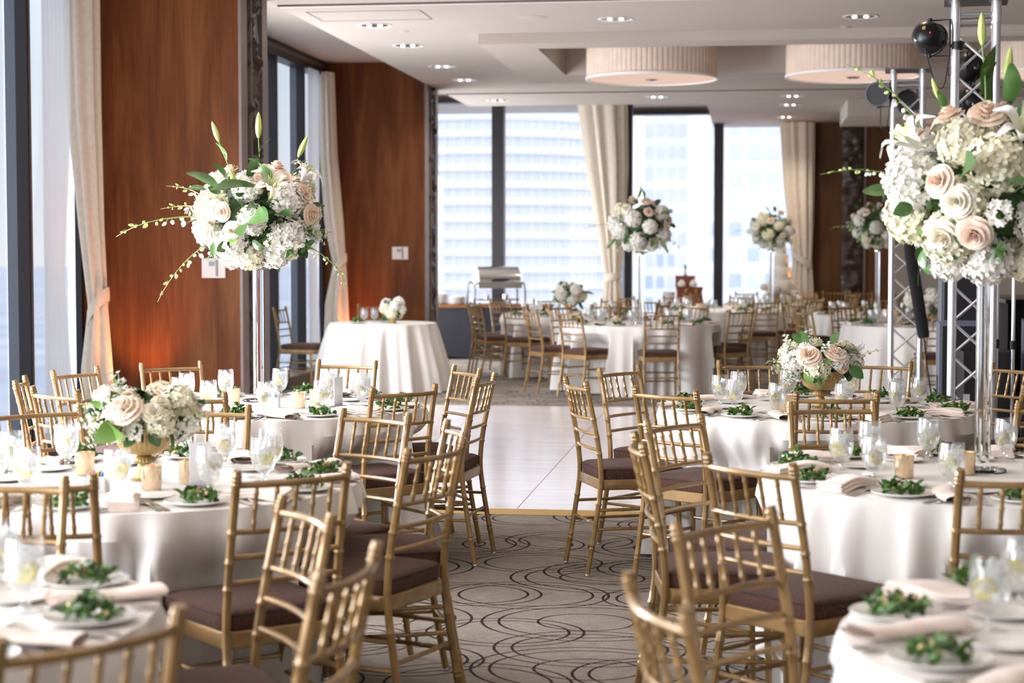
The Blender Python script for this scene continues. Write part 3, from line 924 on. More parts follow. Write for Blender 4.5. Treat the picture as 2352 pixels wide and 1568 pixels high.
CHAIRS = [('L2', -3.22, 8.05, 16), ('L2', -3.22, 8.58, 342), ('L2', -2.91, 7.61, 56), ('L1', -2.58, 6.34, 316), ('L2', -2.97, 9.03, 312), ('L2', -2.28, 9.28, 260), ('L2', -2.42, 7.55, 90), ('L1', -2.13, 6.39, 270), ('L1', -1.99, 4.77, 100), ('L0', -1.98, 4.19, 274), ('L1', -1.45, 4.96, 132), ('L0', -1.27, 3.89, 214), ('L0', -1.05, 3.39, 174), ('L0', -1.28, 2.85, 146), ('L1', -1.55, 6.26, 238), ('L2', -1.74, 7.93, 136), ('L2', -1.70, 8.91, 212), ('L2', -1.55, 8.50, 174), ('L1', -1.23, 5.50, 160), ('L1', -1.27, 5.93, 200),
          ('R2', -0.57, 8.37, 22), ('R2', -0.45, 9.03, 328), ('R2', -0.21, 7.98, 54), ('R1', -0.04, 6.24, 328), ('R1', -0.09, 5.72, 8), ('R1', 0.19, 5.33, 46), ('R0', 0.16, 3.86, 322), ('R0', 0.09, 3.19, 20), ('R1', 0.73, 5.23, 96), ('R2', 0.36, 7.92, 94), ('R1', 0.40, 6.86, 284), ('R2', 0.06, 9.56, 282), ('R2', 0.63, 9.65, 248), ('R2', 1.20, 9.50, 214), ('R2', 1.17, 8.43, 136), ('R1', 1.06, 6.95, 232),
          ('S', -4.92, 18.84, 352), ('S', -4.28, 19.73, 288),
          ('T3', -0.92, 18.03, 100), ('T3', -1.68, 18.27, 48), ('T3', -2.10, 18.72, 30), ('T3', -0.27, 18.85, 136), ('T3', -0.22, 19.55, 198), ('T3', -0.75, 20.00, 240), ('T3', -1.40, 20.05, 280), ('T3', -1.95, 19.75, 320),
          ('T2', -3.06, 21.02, 28), ('T2', -3.20, 21.60, 354), ('T2', -3.00, 22.20, 320), ('T2', -2.62, 20.62, 64), ('T2', -1.75, 20.62, 110), ('T2', -1.28, 21.20, 160), ('T2', -1.30, 21.95, 205), ('T2', -1.85, 22.50, 250), ('T2', -2.55, 22.50, 290),
          ]
TX2_, TY2_ = 1.36, 15.19
for T_, cnt, ph in (('T4', 10, 12), ('T5', 8, 20), ('T6', 10, 18), ('T8', 10, 6)):
    (cx, cy), r_, _d = TAB[T_]
    for k in range(cnt):
        a = math.radians(ph + 360 / cnt * k + R_.uniform(-5, 5))
        rr = r_ + .24 + R_.uniform(0, .08)
        x, y = cx + rr * math.cos(a), cy + rr * math.sin(a)
        if any(math.hypot(x - q[1], y - q[2]) < .62 for q in CHAIRS) or any(k2 != T_ and math.hypot(x - v2[0][0], y - v2[0][1]) < v2[1] + .22 for k2, v2 in TAB.items()) or math.hypot(x - TX2_, y - TY2_) < .55: continue
        CHAIRS.append((T_, x, y, math.degrees(a) + 180 + R_.uniform(-10, 10)))

near_proto = far_proto = None
GR_CH = {k: 'chairs around the ' + v[2] for k, v in TAB.items()}
used_hours = {}


def hour_phrase(T_, x, y, what):
    (cx, cy), r_, d_ = TAB[T_]
    h = clock((cx, cy), math.atan2(y - cy, x - cx))
    key = (T_, what)
    s = used_hours.setdefault(key, set())
    full = int(round(h)) % 12
    cand = [(WORDS[full] + " o'clock", abs(h - round(h)))]
    hf = int(math.floor(h)) % 12
    cand.append(('half past ' + WORDS[hf], abs(h - math.floor(h) - .5)))
    cand.sort(key=lambda q: q[1] + (0.2 if 'half' in q[0] else 0))
    cand += [('just past ' + WORDS[full], 1), ('just before ' + WORDS[full], 1)]
    for c_, _ in cand:
        if c_ not in s:
            s.add(c_); return c_
    return cand[0][0]


for (T_, x, y, yaw) in CHAIRS:
    if not in_view(x, y, 0.6, 0.6): continue
    near = T_[0] in 'LR'
    if near:
        if near_proto is None: near_proto = c = make_chair()
        else: c = copy_tree(near_proto)
    else:
        if far_proto is None: far_proto = c = make_far_chair()
        else: c = copy_tree(far_proto)
    c.location = (x, y, 0); c.rotation_euler = (0, 0, math.radians(yaw - 90))
    tag(c, 'gold chiavari chair at %s of the %s' % (hour_phrase(T_, x, y, 'chair'), TAB[T_][2]), 'chair', GR_CH[T_])


# ------------------------------------------------------------------ tables and cloths
def cloth_mesh(T_, seed):
    (cx, cy), R, _d = TAB[T_]
    rr = random.Random(seed)
    ph = [rr.uniform(0, 6.28) for _ in range(8)]
    small = T_ == 'S'
    k1, k2, k3 = ((24, 37, 11) if T_[0] in 'LR' else (16, 25, 8))
    chs = []
    for (t2, x, y, yaw) in CHAIRS:
        if t2 == T_:
            f = (math.cos(math.radians(yaw)), math.sin(math.radians(yaw)))
            chs.append((x - cx, y - cy, f))
    nu = 400
    rows = [(0.0, 'top'), (R * .45, 'top'), (R * .82, 'top'), (R - .02, 'top')]
    drop = [.748, .735, .71, .67, .63, .59, .57, .55, .53, .51, .47, .42, .37, .30, .22, .14, .07, .012]
    mb = MB()
    verts = []; faces = []
    verts.append((0, 0, .750))
    ringsn = []
    for r, _ in rows[1:]:
        ringsn.append([(r * math.cos(2 * PI * i / nu), r * math.sin(2 * PI * i / nu), .750) for i in range(nu)])
    for z in drop:
        t = (0.75 - z) / 0.74
        ring = []
        for i in range(nu):
            a = 2 * PI * i / nu
            w = math.sin(k1 * a + ph[0] + 1.1 * math.sin(3 * a + ph[1])) + .55 * math.sin(k2 * a + ph[2] + .8 * math.sin(2 * a + ph[3])) + .5 * math.sin(k3 * a + ph[4])
            w = w / 2.0
            w = math.copysign(abs(w) ** .8, w)
            amp = (.002 + .095 * min(1, t * 1.4) ** 0.75)
            base = R - .006 + .008 * min(1, t * 12) + (.055 if not small else .14) * t ** 1.1
            r = base + amp * w
            for (dx, dy, f) in chs:
                # keep the cloth in front of the seat: the seat pushes it in
                px, py = r * math.cos(a), r * math.sin(a)
                ex, ey = px - dx, py - dy
                al = ex * f[0] + ey * f[1]              # along the facing direction from the seat centre
                la = abs(-ex * f[1] + ey * f[0])
                lim = .218
                if al < lim and la < .245:
                    need = (lim - al) * max(0, min(1, (.245 - la) / .04)) + amp * .85 * (1 - w) * min(1, (lim - al) * 14)
                    hgt = 1.0 if z < .51 else max(0, 1 - (z - .51) / .17)
                    sl = hgt * hgt * (3 - 2 * hgt)
                    cosd = max(.55, -(math.cos(a) * f[0] + math.sin(a) * f[1]))
                    r -= min(need / cosd * sl, r * .5)
            ring.append((r * math.cos(a), r * math.sin(a), z))
        ringsn.append(ring)
    for ring in ringsn: verts += ring
    for j in range(nu): faces.append((0, 1 + j, 1 + (j + 1) % nu))
    for i in range(len(ringsn) - 1):
        for j in range(nu):
            j2 = (j + 1) % nu
            faces.append((1 + i * nu + j, 1 + (i + 1) * nu + j, 1 + (i + 1) * nu + j2, 1 + i * nu + j2))
    mb.add(verts, faces)
    return mb.mesh('tablecloth', M['cloth'], True)


table_wood = pmat('table_plywood', (0.45, 0.32, 0.2), 0.6)
for n_, (T_, ((cx, cy), R, d_)) in enumerate(TAB.items()):
    t = empty('round_table', (cx, cy, 0))
    obj('tabletop', MB().lathe([(0, .715), (R - .03, .715), (R - .03, .744), (0, .744)], 40).mesh('tabletop', table_wood, False), t)
    for sx in (-1, 1):
        for sy in (-1, 1):
            obj('leg', MB().tube([(sx * .2, sy * .16, 0), (sx * .2, sy * .16, .716)], .014, 8).mesh('leg', M['frame']), t)
    tag(t, 'round folding banquet table standing as the ' + d_, 'table', 'round banquet tables')
    c = obj('tablecloth', cloth_mesh(T_, 100 + n_), None, (cx, cy, 0))
    tag(c, 'ivory floor-length cloth over the ' + d_, 'tablecloth', 'ivory tablecloths')


# ------------------------------------------------------------------ place settings
SV = {}
SV['plate'] = MB().lathe([(0, .004), (.058, .004), (.062, .003), (.098, .013), (.100, .015), (.098, .0165), (.064, .008), (0, .007)], 36).mesh('plate', M['china'])
SV['bread'] = MB().lathe([(0, .003), (.045, .003), (.074, .010), (.075, .0115), (.073, .0125), (.046, .006), (0, .006)], 30).mesh('bread_plate', M['china'])
# bowl of the goblet
SV['bowl'] = MB().lathe([(.0305, .001), (.036, .001), (.035, .004), (.014, .009), (.0085, .015), (.0105, .022), (.0085, .030), (.014, .038), (.029, .050), (.0385, .068), (.0425, .090), (.0425, .112), (.0405, .136), (.0388, .158), (.0380, .158)], 28).mesh('goblet', M['goblet'])
SV['water'] = MB().lathe([(0.0, .040), (.014, .042), (.027, .053), (.0368, .071), (.0405, .091), (.0405, .112), (.0392, .130), (0, .131)], 22).mesh('water', M['water'])
ic = MB()
for k in range(7):
    rot = Euler((R_.uniform(0, 3), R_.uniform(0, 3), R_.uniform(0, 3))).to_matrix()
    a = k * 2.4
    ic.cbox((.018 * math.cos(a), .018 * math.sin(a), .075 + .0105 * k), (.023, .021, .019), rot)
SV['ice'] = ic.mesh('ice', M['ice'], False)


def lemon_mesh():
    mb = MB()
    mb.lathe([(0, -.0025), (.0235, -.0025), (.0235, .0025), (0, .0025)], 20, mi=0)
    mb.lathe([(.0235, -.003), (.0262, -.0022), (.0262, .0022), (.0235, .003)], 20, mi=1)
    return mb.mesh('lemon_slice', [M['lemon'], M['rind']], True)


SV['lemon'] = lemon_mesh()


def strip(pts, w, th=.0016):
    """flat bar along y with varying width and height: pts = [(y, halfwidth, z)]"""
    mb = MB(); vs = []; fs = []
    for (y, hw, z) in pts:
        vs += [(-hw, y, z), (hw, y, z), (hw, y, z + th), (-hw, y, z + th)]
    n = len(pts)
    for i in range(n - 1):
        for j in range(4):
            j2 = (j + 1) % 4
            fs.append((i * 4 + j, i * 4 + j2, (i + 1) * 4 + j2, (i + 1) * 4 + j))
    fs += [(3, 2, 1, 0), tuple((n - 1) * 4 + j for j in range(4))]
    mb.add(vs, fs)
    return mb


HANDLE = [(-.10, .0085, .0015), (-.092, .010, .0015), (-.06, .0062, .004), (-.01, .004, .0075), (.03, .0042, .008)]
fk = strip(HANDLE + [(.045, .010, .006), (.060, .0125, .004), (.068, .0125, .0038)], 0)
for x in (-.0098, -.0033, .0033, .0098):
    k = strip([(.066, .0020, .0038), (.085, .0018, .0055), (.104, .0010, .0095)], 0)
    fk.add([(v[0] + x, v[1], v[2]) for v in k.v], k.f)
SV['fork'] = fk.mesh('fork', M['cutlery'], True)
SV['knife'] = strip([(-.11, .0085, .0015), (-.10, .0095, .0015), (-.02, .0075, .004), (.0, .0065, .003), (.02, .0095, .001), (.08, .0095, .001), (.11, .004, .001)], 0, .0022).mesh('knife', M['cutlery'], True)
sp = strip(HANDLE, 0)


def _bowl(u, v):
    a = 2 * PI * u; r = v
    return (.0185 * r * math.cos(a), .056 + .029 * r * math.sin(a), .0045 + .0065 * r * r)


sp.grid(18, 4, _bowl, closed_u=True)
SV['spoon'] = sp.mesh('spoon', M['cutlery'], True)


def napkin_mesh(seed):
    rr = random.Random(seed)
    mb = MB()
    L, W = .24, .046
    p1, p2 = rr.uniform(0, 6), rr.uniform(0, 6)
    prof = []
    n = 26
    for i in range(n):                                  # spiral cross-section: flattened roll with a loose end
        a = i / (n - 1)
        th = -PI * .5 + a * 2 * PI * 1.55
        q = 1 - .32 * a
        prof.append((W * q * math.copysign(abs(math.cos(th)) ** .75, math.cos(th)), .0155 + .0135 * q * math.sin(th)))

    def fn(u, v):
        k = u * (n - 1); i = min(int(k), n - 2); f = k - i
        x = prof[i][0] * (1 - f) + prof[i + 1][0] * f; z = prof[i][1] * (1 - f) + prof[i + 1][1] * f
        y = (v - .5) * L
        pin = 1 - .22 * math.exp(-((v - .62) / .10) ** 2)
        return (x * pin + .006 * math.sin(v * 5 + p1), y + .010 * math.sin(u * 9 + p2), max(.001, z * (1 + .10 * math.sin(v * 7 + p2 + u * 3))))
    mb.grid(n - 1, 10, fn)
    return mb.mesh('napkin', M['napkin'], True)


def folded_napkin_mesh(seed):
    rr = random.Random(seed); mb = MB()
    p = rr.uniform(0, 6)
    for k in range(3):
        def fn(u, v, k=k):
            th = u * 2 * PI
            c, s_ = math.cos(th), math.sin(th)
            x = .046 * math.copysign(abs(c) ** .25, c)
            z = .006 + .0105 * k + .0056 * math.copysign(abs(s_) ** .5, s_)
            y = (v - .5) * (.24 - .012 * k)
            return (x + .008 * k * math.sin(v * 3 + p), y + .004 * math.sin(u * 12), max(.001, z + .006 * math.sin(v * 6 + p + x * 20)))
        mb.grid(20, 9, fn, closed_u=True)
        # close the ends
        base = len(mb.v)
        for off in (-200, -20):
            pass
        nn = 20
        mb.f.append(tuple(base - nn + j for j in range(nn))); mb.m.append(0)
        mb.f.append(tuple(base - nn * 10 + j for j in reversed(range(nn)))); mb.m.append(0)
    return mb.mesh('napkin', M['napkin'], True)


NAP = [napkin_mesh(1), folded_napkin_mesh(2), napkin_mesh(3), napkin_mesh(4), folded_napkin_mesh(5)]


def leaf_grid(mb, c, rot, L, W, curl, fold, mi=0, nv=4):
    rm = Euler(rot).to_matrix()

    def fn(u, v):
        w = W * math.sin(PI * min(1, v * .93 + .07)) ** .75 * (1 - .25 * v)
        x = (u - .5) * 2 * w
        p = Vector((x, L * v, curl * L * math.sin(v * PI * .8) - abs(x) * fold))
        return rm @ p + Vector(c)
    mb.grid(2, nv, fn, mi=mi)


def salad_mesh(seed, n=60):
    rr = random.Random(seed); mb = MB()
    for k in range(n):
        a = rr.uniform(0, 2 * PI); r = .060 * math.sqrt(rr.random())
        h = .012 + .046 * (1 - r / .062) * rr.random() ** .6
        leaf_grid(mb, (r * math.cos(a), r * math.sin(a), h), (rr.uniform(-.9, .9), rr.uniform(-.9, .9), rr.uniform(0, 6.28)), rr.uniform(.022, .042), rr.uniform(.008, .014), rr.uniform(-.2, .5), rr.uniform(-.5, .5))
    for k in range(9):
        a = rr.uniform(0, 2 * PI); r = rr.uniform(.01, .058)
        mb.cbox((r * math.cos(a), r * math.sin(a), .016 + .022 * rr.random()), (.010, .009, .008), Euler((rr.random() * 3, rr.random() * 3, 0)).to_matrix(), mi=1)
    return mb.mesh('salad', [M['salad'], M['saladbit']], True)


SAL = [salad_mesh(11), salad_mesh(12), salad_mesh(13), salad_mesh(14)]


def put(name, me, x, y, z, rz, label, cat, group, tilt=(0, 0), kind=None):
    o = obj(name, me, None, (x, y, z), (tilt[0], tilt[1], rz))
    return tag(o, label, cat, group, kind)


def goblet(x, y, z, rz, label, group):
    g = obj('goblet', SV['bowl'], None, (x, y, z), (0, 0, rz))
    w = obj('water', SV['water'], g); i = obj('ice', SV['ice'], g)
    return tag(g, label, 'glass', group)


ZT = .7505
SETS = {'L2': (19, 10), 'L1': (20, 10), 'L0': (5, 10), 'R2': (22, 10), 'R1': (24, 10), 'R0': (24, 10)}
for T_, (ph, cnt) in SETS.items():
    (cx, cy), R, d_ = TAB[T_]
    for k in range(cnt):
        a = math.radians(ph + 36 * k) + R_.uniform(-.03, .03)
        u = (math.cos(a), math.sin(a)); v = (-u[1], u[0])          # outward, and the diner's right (facing inward: right = -? )
        lf = (u[1], -u[0])                                          # diner's left when facing the centre

        def P(rad, lat):
            return (cx + u[0] * rad + lf[0] * lat, cy + u[1] * rad + lf[1] * lat)
        rz = a + PI / 2                                             # local +y points to the centre
        hp = None

        def H(what):
            p = P(R - .12, 0)
            return hour_phrase(T_, p[0], p[1], what)
        jit = lambda s_: R_.uniform(-s_, s_)
        pts = {'plate': P(R - .118 + jit(.01), 0 + jit(.01))}
        x, y = pts['plate']
        if not in_view(x, y, .77, .30): continue
        hp = H('set')
        put('salad_plate', SV['plate'], x, y, ZT, jit(3), 'white salad plate at %s of the %s' % (hp, d_), 'plate', 'salad plates')
        sl = put('salad', SAL[R_.randrange(4)], x, y, ZT + .007, jit(3), 'leafy green salad on the plate at %s of the %s' % (hp, d_), 'salad', 'green salads', kind='stuff')
        x, y = P(R - .125 + jit(.01), .128 + jit(.006)); put('fork', SV['fork'], x, y, ZT, rz + jit(.08), 'steel inner fork at %s of the %s' % (hp, d_), 'fork', 'forks')
        x, y = P(R - .128 + jit(.01), .156 + jit(.006)); put('fork', SV['fork'], x, y, ZT, rz + jit(.10), 'steel outer fork at %s of the %s' % (hp, d_), 'fork', 'forks')
        x, y = P(R - .13 + jit(.01), -.125 + jit(.006)); put('knife', SV['knife'], x, y, ZT, rz + jit(.08), 'steel knife at %s of the %s' % (hp, d_), 'knife', 'knives')
        x, y = P(R - .128 + jit(.01), -.152 + jit(.004)); put('spoon', SV['spoon'], x, y, ZT, rz + jit(.08), 'steel spoon at %s of the %s' % (hp, d_), 'spoon', 'spoons')
        x, y = P(R - .165 + jit(.02), .222 + jit(.01)); nq = R_.randrange(5)
        put('napkin', NAP[nq], x, y, ZT + .0005, rz + R_.uniform(-.35, .35), ('blush folded napkin' if nq in (1, 4) else 'blush rolled napkin') + ' at %s of the %s' % (hp, d_), 'napkin', 'blush napkins')
        x, y = P(R - .325 + jit(.01), .090 + jit(.01)); put('bread_plate', SV['bread'], x, y, ZT, 0, 'white bread plate at %s of the %s' % (hp, d_), 'plate', 'bread plates')
        x, y = P(R - .305 + jit(.015), -.088 + jit(.012))
        gz = jit(3)
        goblet(x, y, ZT, gz, 'stemmed goblet of iced water at %s of the %s' % (hp, d_), 'water goblets')
        aa = R_.uniform(0, 6.28)
        put('lemon_slice', SV['lemon'], x + .011 * math.cos(aa), y + .011 * math.sin(aa), ZT + R_.uniform(.078, .098), aa, 'lemon slice in the goblet at %s of the %s' % (hp, d_), 'lemon', 'lemon slices', tilt=(R_.uniform(.7, 1.5), R_.uniform(-.4, .4)))

# settings on the far tables
for T_ in ('T3', 'T2', 'T4', 'T5', 'T6', 'T8'):
    (cx, cy), R, d_ = TAB[T_]
    for k in range(9):
        a = math.radians(14 + 40 * k) + R_.uniform(-.06, .06)
        u = (math.cos(a), math.sin(a)); lf = (u[1], -u[0])

        def P(rad, lat):
            return (cx + u[0] * rad + lf[0] * lat, cy + u[1] * rad + lf[1] * lat)
        x, y = P(R - .13, 0)
        if not in_view(x, y, .77, .1): continue
        hp = hour_phrase(T_, x, y, 'set')
        put('salad_plate', SV['plate'], x, y, ZT, 0, 'white salad plate at %s of the %s' % (hp, d_), 'plate', 'salad plates')
        put('salad', SAL[R_.randrange(4)], x, y, ZT + .007, a, 'green salad on the plate at %s of the %s' % (hp, d_), 'salad', 'green salads', kind='stuff')
        x, y = P(R - .17, .22); nq = R_.randrange(5)
        put('napkin', NAP[nq], x, y, ZT + .0005, a + PI / 2 + R_.uniform(-.4, .4), 'blush napkin at %s of the %s' % (hp, d_), 'napkin', 'blush napkins')
        x, y = P(R - .31, -.09)
        goblet(x, y, ZT, 0, 'water goblet at %s of the %s' % (hp, d_), 'water goblets')

#%%PART3%%
# ------------------------------------------------------------------ flowers
FL = {}


def petal(mb, base, d, up, L, W, cup, recurve, nv=4, mi=0, nu=2):
    """one petal growing from base along d, facing up"""
    d = Vector(d).normalized(); up = Vector(up).normalized()
    s_ = d.cross(up).normalized(); up = s_.cross(d).normalized()

    def fn(u, v):
        w = W * math.sin(PI * min(1.0, .12 + .86 * v)) ** .6
        x = (u - .5) * 2
        p = Vector(base) + d * (L * v * math.cos(recurve * v * .5)) + s_ * (x * w * .5) + up * (cup * L * (v - v * v * recurve) + .25 * W * x * x * (1 if cup >= 0 else -1))
        return p
    mb.grid(nu, nv, fn, mi=mi)


def hydrangea(seed, n=175, R=.072):
    rr = random.Random(seed); mb = MB()
    mb.lathe([(0, -R * .8), (R * .55, -R * .6), (R * .82, 0), (R * .55, R * .6), (0, R * .8)], 10)
    for k in range(n):
        z = 1 - 2 * (k + .5) / n
        if z < -.80: continue
        a = k * 2.39996 + rr.uniform(-.3, .3); q = math.sqrt(1 - z * z)
        nrm = Vector((q * math.cos(a), q * math.sin(a), z)) + Vector((rr.uniform(-.25, .25), rr.uniform(-.25, .25), rr.uniform(-.25, .25)))
        nrm.normalize()
        c = Vector((q * math.cos(a), q * math.sin(a), z)) * R * rr.uniform(.88, 1.08)
        t1 = nrm.orthogonal().normalized(); t2 = nrm.cross(t1)
        rot = rr.uniform(0, PI); s_ = rr.uniform(.0120, .0165)
        vs = [tuple(c)]; fs = []
        for p in range(4):
            b0 = rot + p * PI / 2
            d0 = t1 * math.cos(b0) + t2 * math.sin(b0); d1 = t1 * math.cos(b0 + PI / 2) + t2 * math.sin(b0 + PI / 2)
            m = (d0 + d1).normalized()
            sd = (d1 - d0).normalized()
            i = len(vs); cu = rr.uniform(.05, .50)
            vs += [tuple(c + m * s_ * .55 - sd * s_ * .46 + nrm * s_ * .16), tuple(c + m * s_ * 1.06 - sd * s_ * .33 + nrm * s_ * cu), tuple(c + m * s_ * 1.22 + nrm * s_ * (cu + .04)), tuple(c + m * s_ * 1.06 + sd * s_ * .33 + nrm * s_ * cu), tuple(c + m * s_ * .55 + sd * s_ * .46 + nrm * s_ * .16)]
            fs.append((0, i, i + 1, i + 2, i + 3, i + 4))
        mb.add(vs, fs)
    return mb


for i in range(3):
    h = hydrangea(40 + i)
    FL['hydw%d' % i] = h.mesh('hydrangea', M['hyd_white'], False)
    FL['hydc%d' % i] = h.mesh('hydrangea', M['hyd_cream'], False)


def rose(seed, R=.040):
    rr = random.Random(seed); mb = MB()
    lay = [(.16, .95, 3, .98), (.30, .98, 4, .9), (.48, .92, 5, .78), (.70, .80, 5, .55), (.95, .60, 6, .30), (1.08, .40, 6, .10)]
    for li, (r0, top, cnt, steep) in enumerate(lay):
        for k in range(cnt):
            a0 = 2 * PI * k / cnt + li * .7 + rr.uniform(-.15, .15)
            span = 2 * PI / cnt * .72

            def fn(u, v, a0=a0, span=span, r0=r0, top=top, steep=steep):
                x = (u - .5) * 2
                a = a0 + x * span
                r = R * r0 * (.30 + .70 * v ** (.5 + steep * .6))
                r += R * .16 * (v ** 4) * (1 - steep) * 1.6
                z = R * (top * (v ** (.8)) * (1 - .18 * x * x * v) - (.22 * (1 - steep) * v ** 5))
                z += R * .04 * math.sin(a * 5)
                return (r * math.cos(a), r * math.sin(a), z - R * .30 * (1 - steep) - .2 * R)
            mb.grid(4, 4, fn)
    return mb


for i in range(2):
    r_ = rose(60 + i)
    FL['roseb%d' % i] = r_.mesh('rose', M['rose_blush'], True)
    FL['rosec%d' % i] = r_.mesh('rose', M['rose_cream'], True)


def lily():
    mb = MB()
    for k in range(6):
        a = k * PI / 3; b = (.004 * math.cos(a), .004 * math.sin(a), 0)
        d = Vector((math.cos(a), math.sin(a), .95))
        W = .038 if k % 2 else .030

        def fn(u, v, a=a, W=W):
            x = (u - .5) * 2; w = W * math.sin(PI * min(1, .10 + .88 * v)) ** .7 * .5
            r = .008 + .095 * v ** 1.15; z = .075 * math.sin(min(1.0, v * 1.15) * PI * .62) - .028 * max(0, v - .6) ** 1.3 * 3
            rd = Vector((math.cos(a), math.sin(a), 0)); sd = Vector((-math.sin(a), math.cos(a), 0))
            return rd * r + sd * (x * w) + Vector((0, 0, z + .006 * x * x))
        mb.grid(4, 7, fn)
    for k in range(6):
        a = k * PI / 3 + .5
        mb.tube([(0, 0, .01), (.012 * math.cos(a), .012 * math.sin(a), .06), (.024 * math.cos(a), .024 * math.sin(a), .085)], [.0012, .0012, .003], 5, mi=1)
    return mb


FL['lily'] = lily().mesh('lily', [M['lily'], M['bud']], True)
FL['bud'] = MB().lathe([(0, -.002), (.006, 0), (.0125, .022), (.0145, .045), (.0115, .075), (.006, .098), (0, .110)], 8).mesh('lily_bud', M['bud'], True)


def leaf(L, W, curl, seed):
    mb = MB()

    def fn(u, v):
        x = (u - .5) * 2; w = W * .5 * math.sin(PI * min(1, .06 + .92 * v)) ** .8
        return (x * w, L * v * (1 - .25 * curl * v), L * curl * (v * v) * -.6 + .18 * abs(x) * w + .012 * L * math.sin(9 * v + x * 2))
    mb.grid(4, 7, fn)
    return mb


FL['leafl'] = leaf(.15, .042, .6, 1).mesh('leaf', M['leaf'], True)
FL['leafs'] = leaf(.075, .050, .5, 2).mesh('leaf', M['leaf'], True)
FL['leafy'] = leaf(.070, .046, .7, 3).mesh('leaf', M['leaf_light'], True)


def ivy():
    mb = MB()
    pts = []
    n = 30
    for i in range(n):
        t = i / n * 2 * PI
        r = .030 * (1 + .38 * math.cos(5 * t)) * (1 + .15 * math.cos(t))
        pts.append((r * math.sin(t), .030 + r * math.cos(t), .006 * math.cos(5 * t) - .004 * math.cos(2 * t)))
    mb.add([(0, .028, .006)] + pts, [(0, 1 + i, 1 + (i + 1) % n) for i in range(n)])
    return mb


FL['ivy'] = ivy().mesh('ivy_leaf', M['leaf'], True)


def orchid_spray(L, nb, seed):
    rr = random.Random(seed); mb = MB()
    path = []
    for i in range(15):
        t = i / 14
        path.append((.016 * math.sin(t * 6 + seed) * (1 + t), L * t, -.28 * L * t * t + .10 * L * t))
    mb.tube(path, [.0026 * (1 - .6 * i / 14) for i in range(15)], 6, mi=0)
    for k in range(nb):
        t = max(.1, min(.99, .18 + .80 * (k + rr.uniform(-.45, .45)) / nb)); i = int(t * 14)
        p = Vector(path[i]); side = -1 if k % 2 else 1
        sz = .0115 * (1.25 - .8 * t) * rr.uniform(.75, 1.3)
        e = p + Vector((side * (.012 + .014 * (1 - t)) * rr.uniform(.5, 1.4), rr.uniform(-.004, .014), rr.uniform(-1, .7) * (.008 + .014 * (1 - t))))
        mb.tube([p, (p + e) / 2 + Vector((side * .004, 0, .005)), e], .0011, 5, mi=0)
        d = (e - p).normalized()
        mb.tube([e - d * .001, e + d * sz * .6, e + d * sz * 1.5, e + d * sz * 2.2], [sz * .35, sz * .62, sz * .5, sz * .12], 7, mi=(1 if t > .45 else 2))
    return mb


FL['spray'] = orchid_spray(.30, 13, 1).mesh('orchid_spray', [M['stem'], M['spray'], M['lily']], True)
FL['spray2'] = orchid_spray(.22, 10, 4).mesh('orchid_spray', [M['spray'], M['spray'], M['hyd_cream']], True)


def filler(seed):
    """cluster of small star blossoms on thin stalks"""
    rr = random.Random(seed); mb = MB()
    for k in range(26):
        a = rr.uniform(0, 6.28); t = rr.random()
        c = Vector((.026 * math.cos(a) * (1.1 - t * .5), .026 * math.sin(a) * (1.1 - t * .5), .02 + .085 * t))
        mb.tube([(0, 0, 0), tuple(c * .6), tuple(c)], .0009, 4, cap=False, mi=0)
        for p in range(5):
            b = p * 1.2566 + a
            d = Vector((math.cos(b), math.sin(b), rr.uniform(.1, .6)))
            e = d.cross(Vector((0, 0, 1))).normalized()
            mb.add([tuple(c), tuple(c + d * .006 + e * .004), tuple(c + d * .0115), tuple(c + d * .006 - e * .004)], [(0, 1, 2, 3)], mi=1)
    return mb


FL['filler'] = filler(5).mesh('filler_blossom', [M['stem'], M['hyd_white']], False)


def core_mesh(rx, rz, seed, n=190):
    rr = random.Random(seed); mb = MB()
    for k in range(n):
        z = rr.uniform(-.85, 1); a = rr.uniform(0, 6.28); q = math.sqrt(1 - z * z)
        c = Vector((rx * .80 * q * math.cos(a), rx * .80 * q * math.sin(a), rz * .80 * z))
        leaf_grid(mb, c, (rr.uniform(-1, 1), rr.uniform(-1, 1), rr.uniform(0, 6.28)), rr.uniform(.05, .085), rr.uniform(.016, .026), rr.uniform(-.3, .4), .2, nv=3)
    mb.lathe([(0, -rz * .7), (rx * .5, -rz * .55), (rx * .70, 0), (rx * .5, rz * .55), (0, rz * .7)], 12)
    return mb


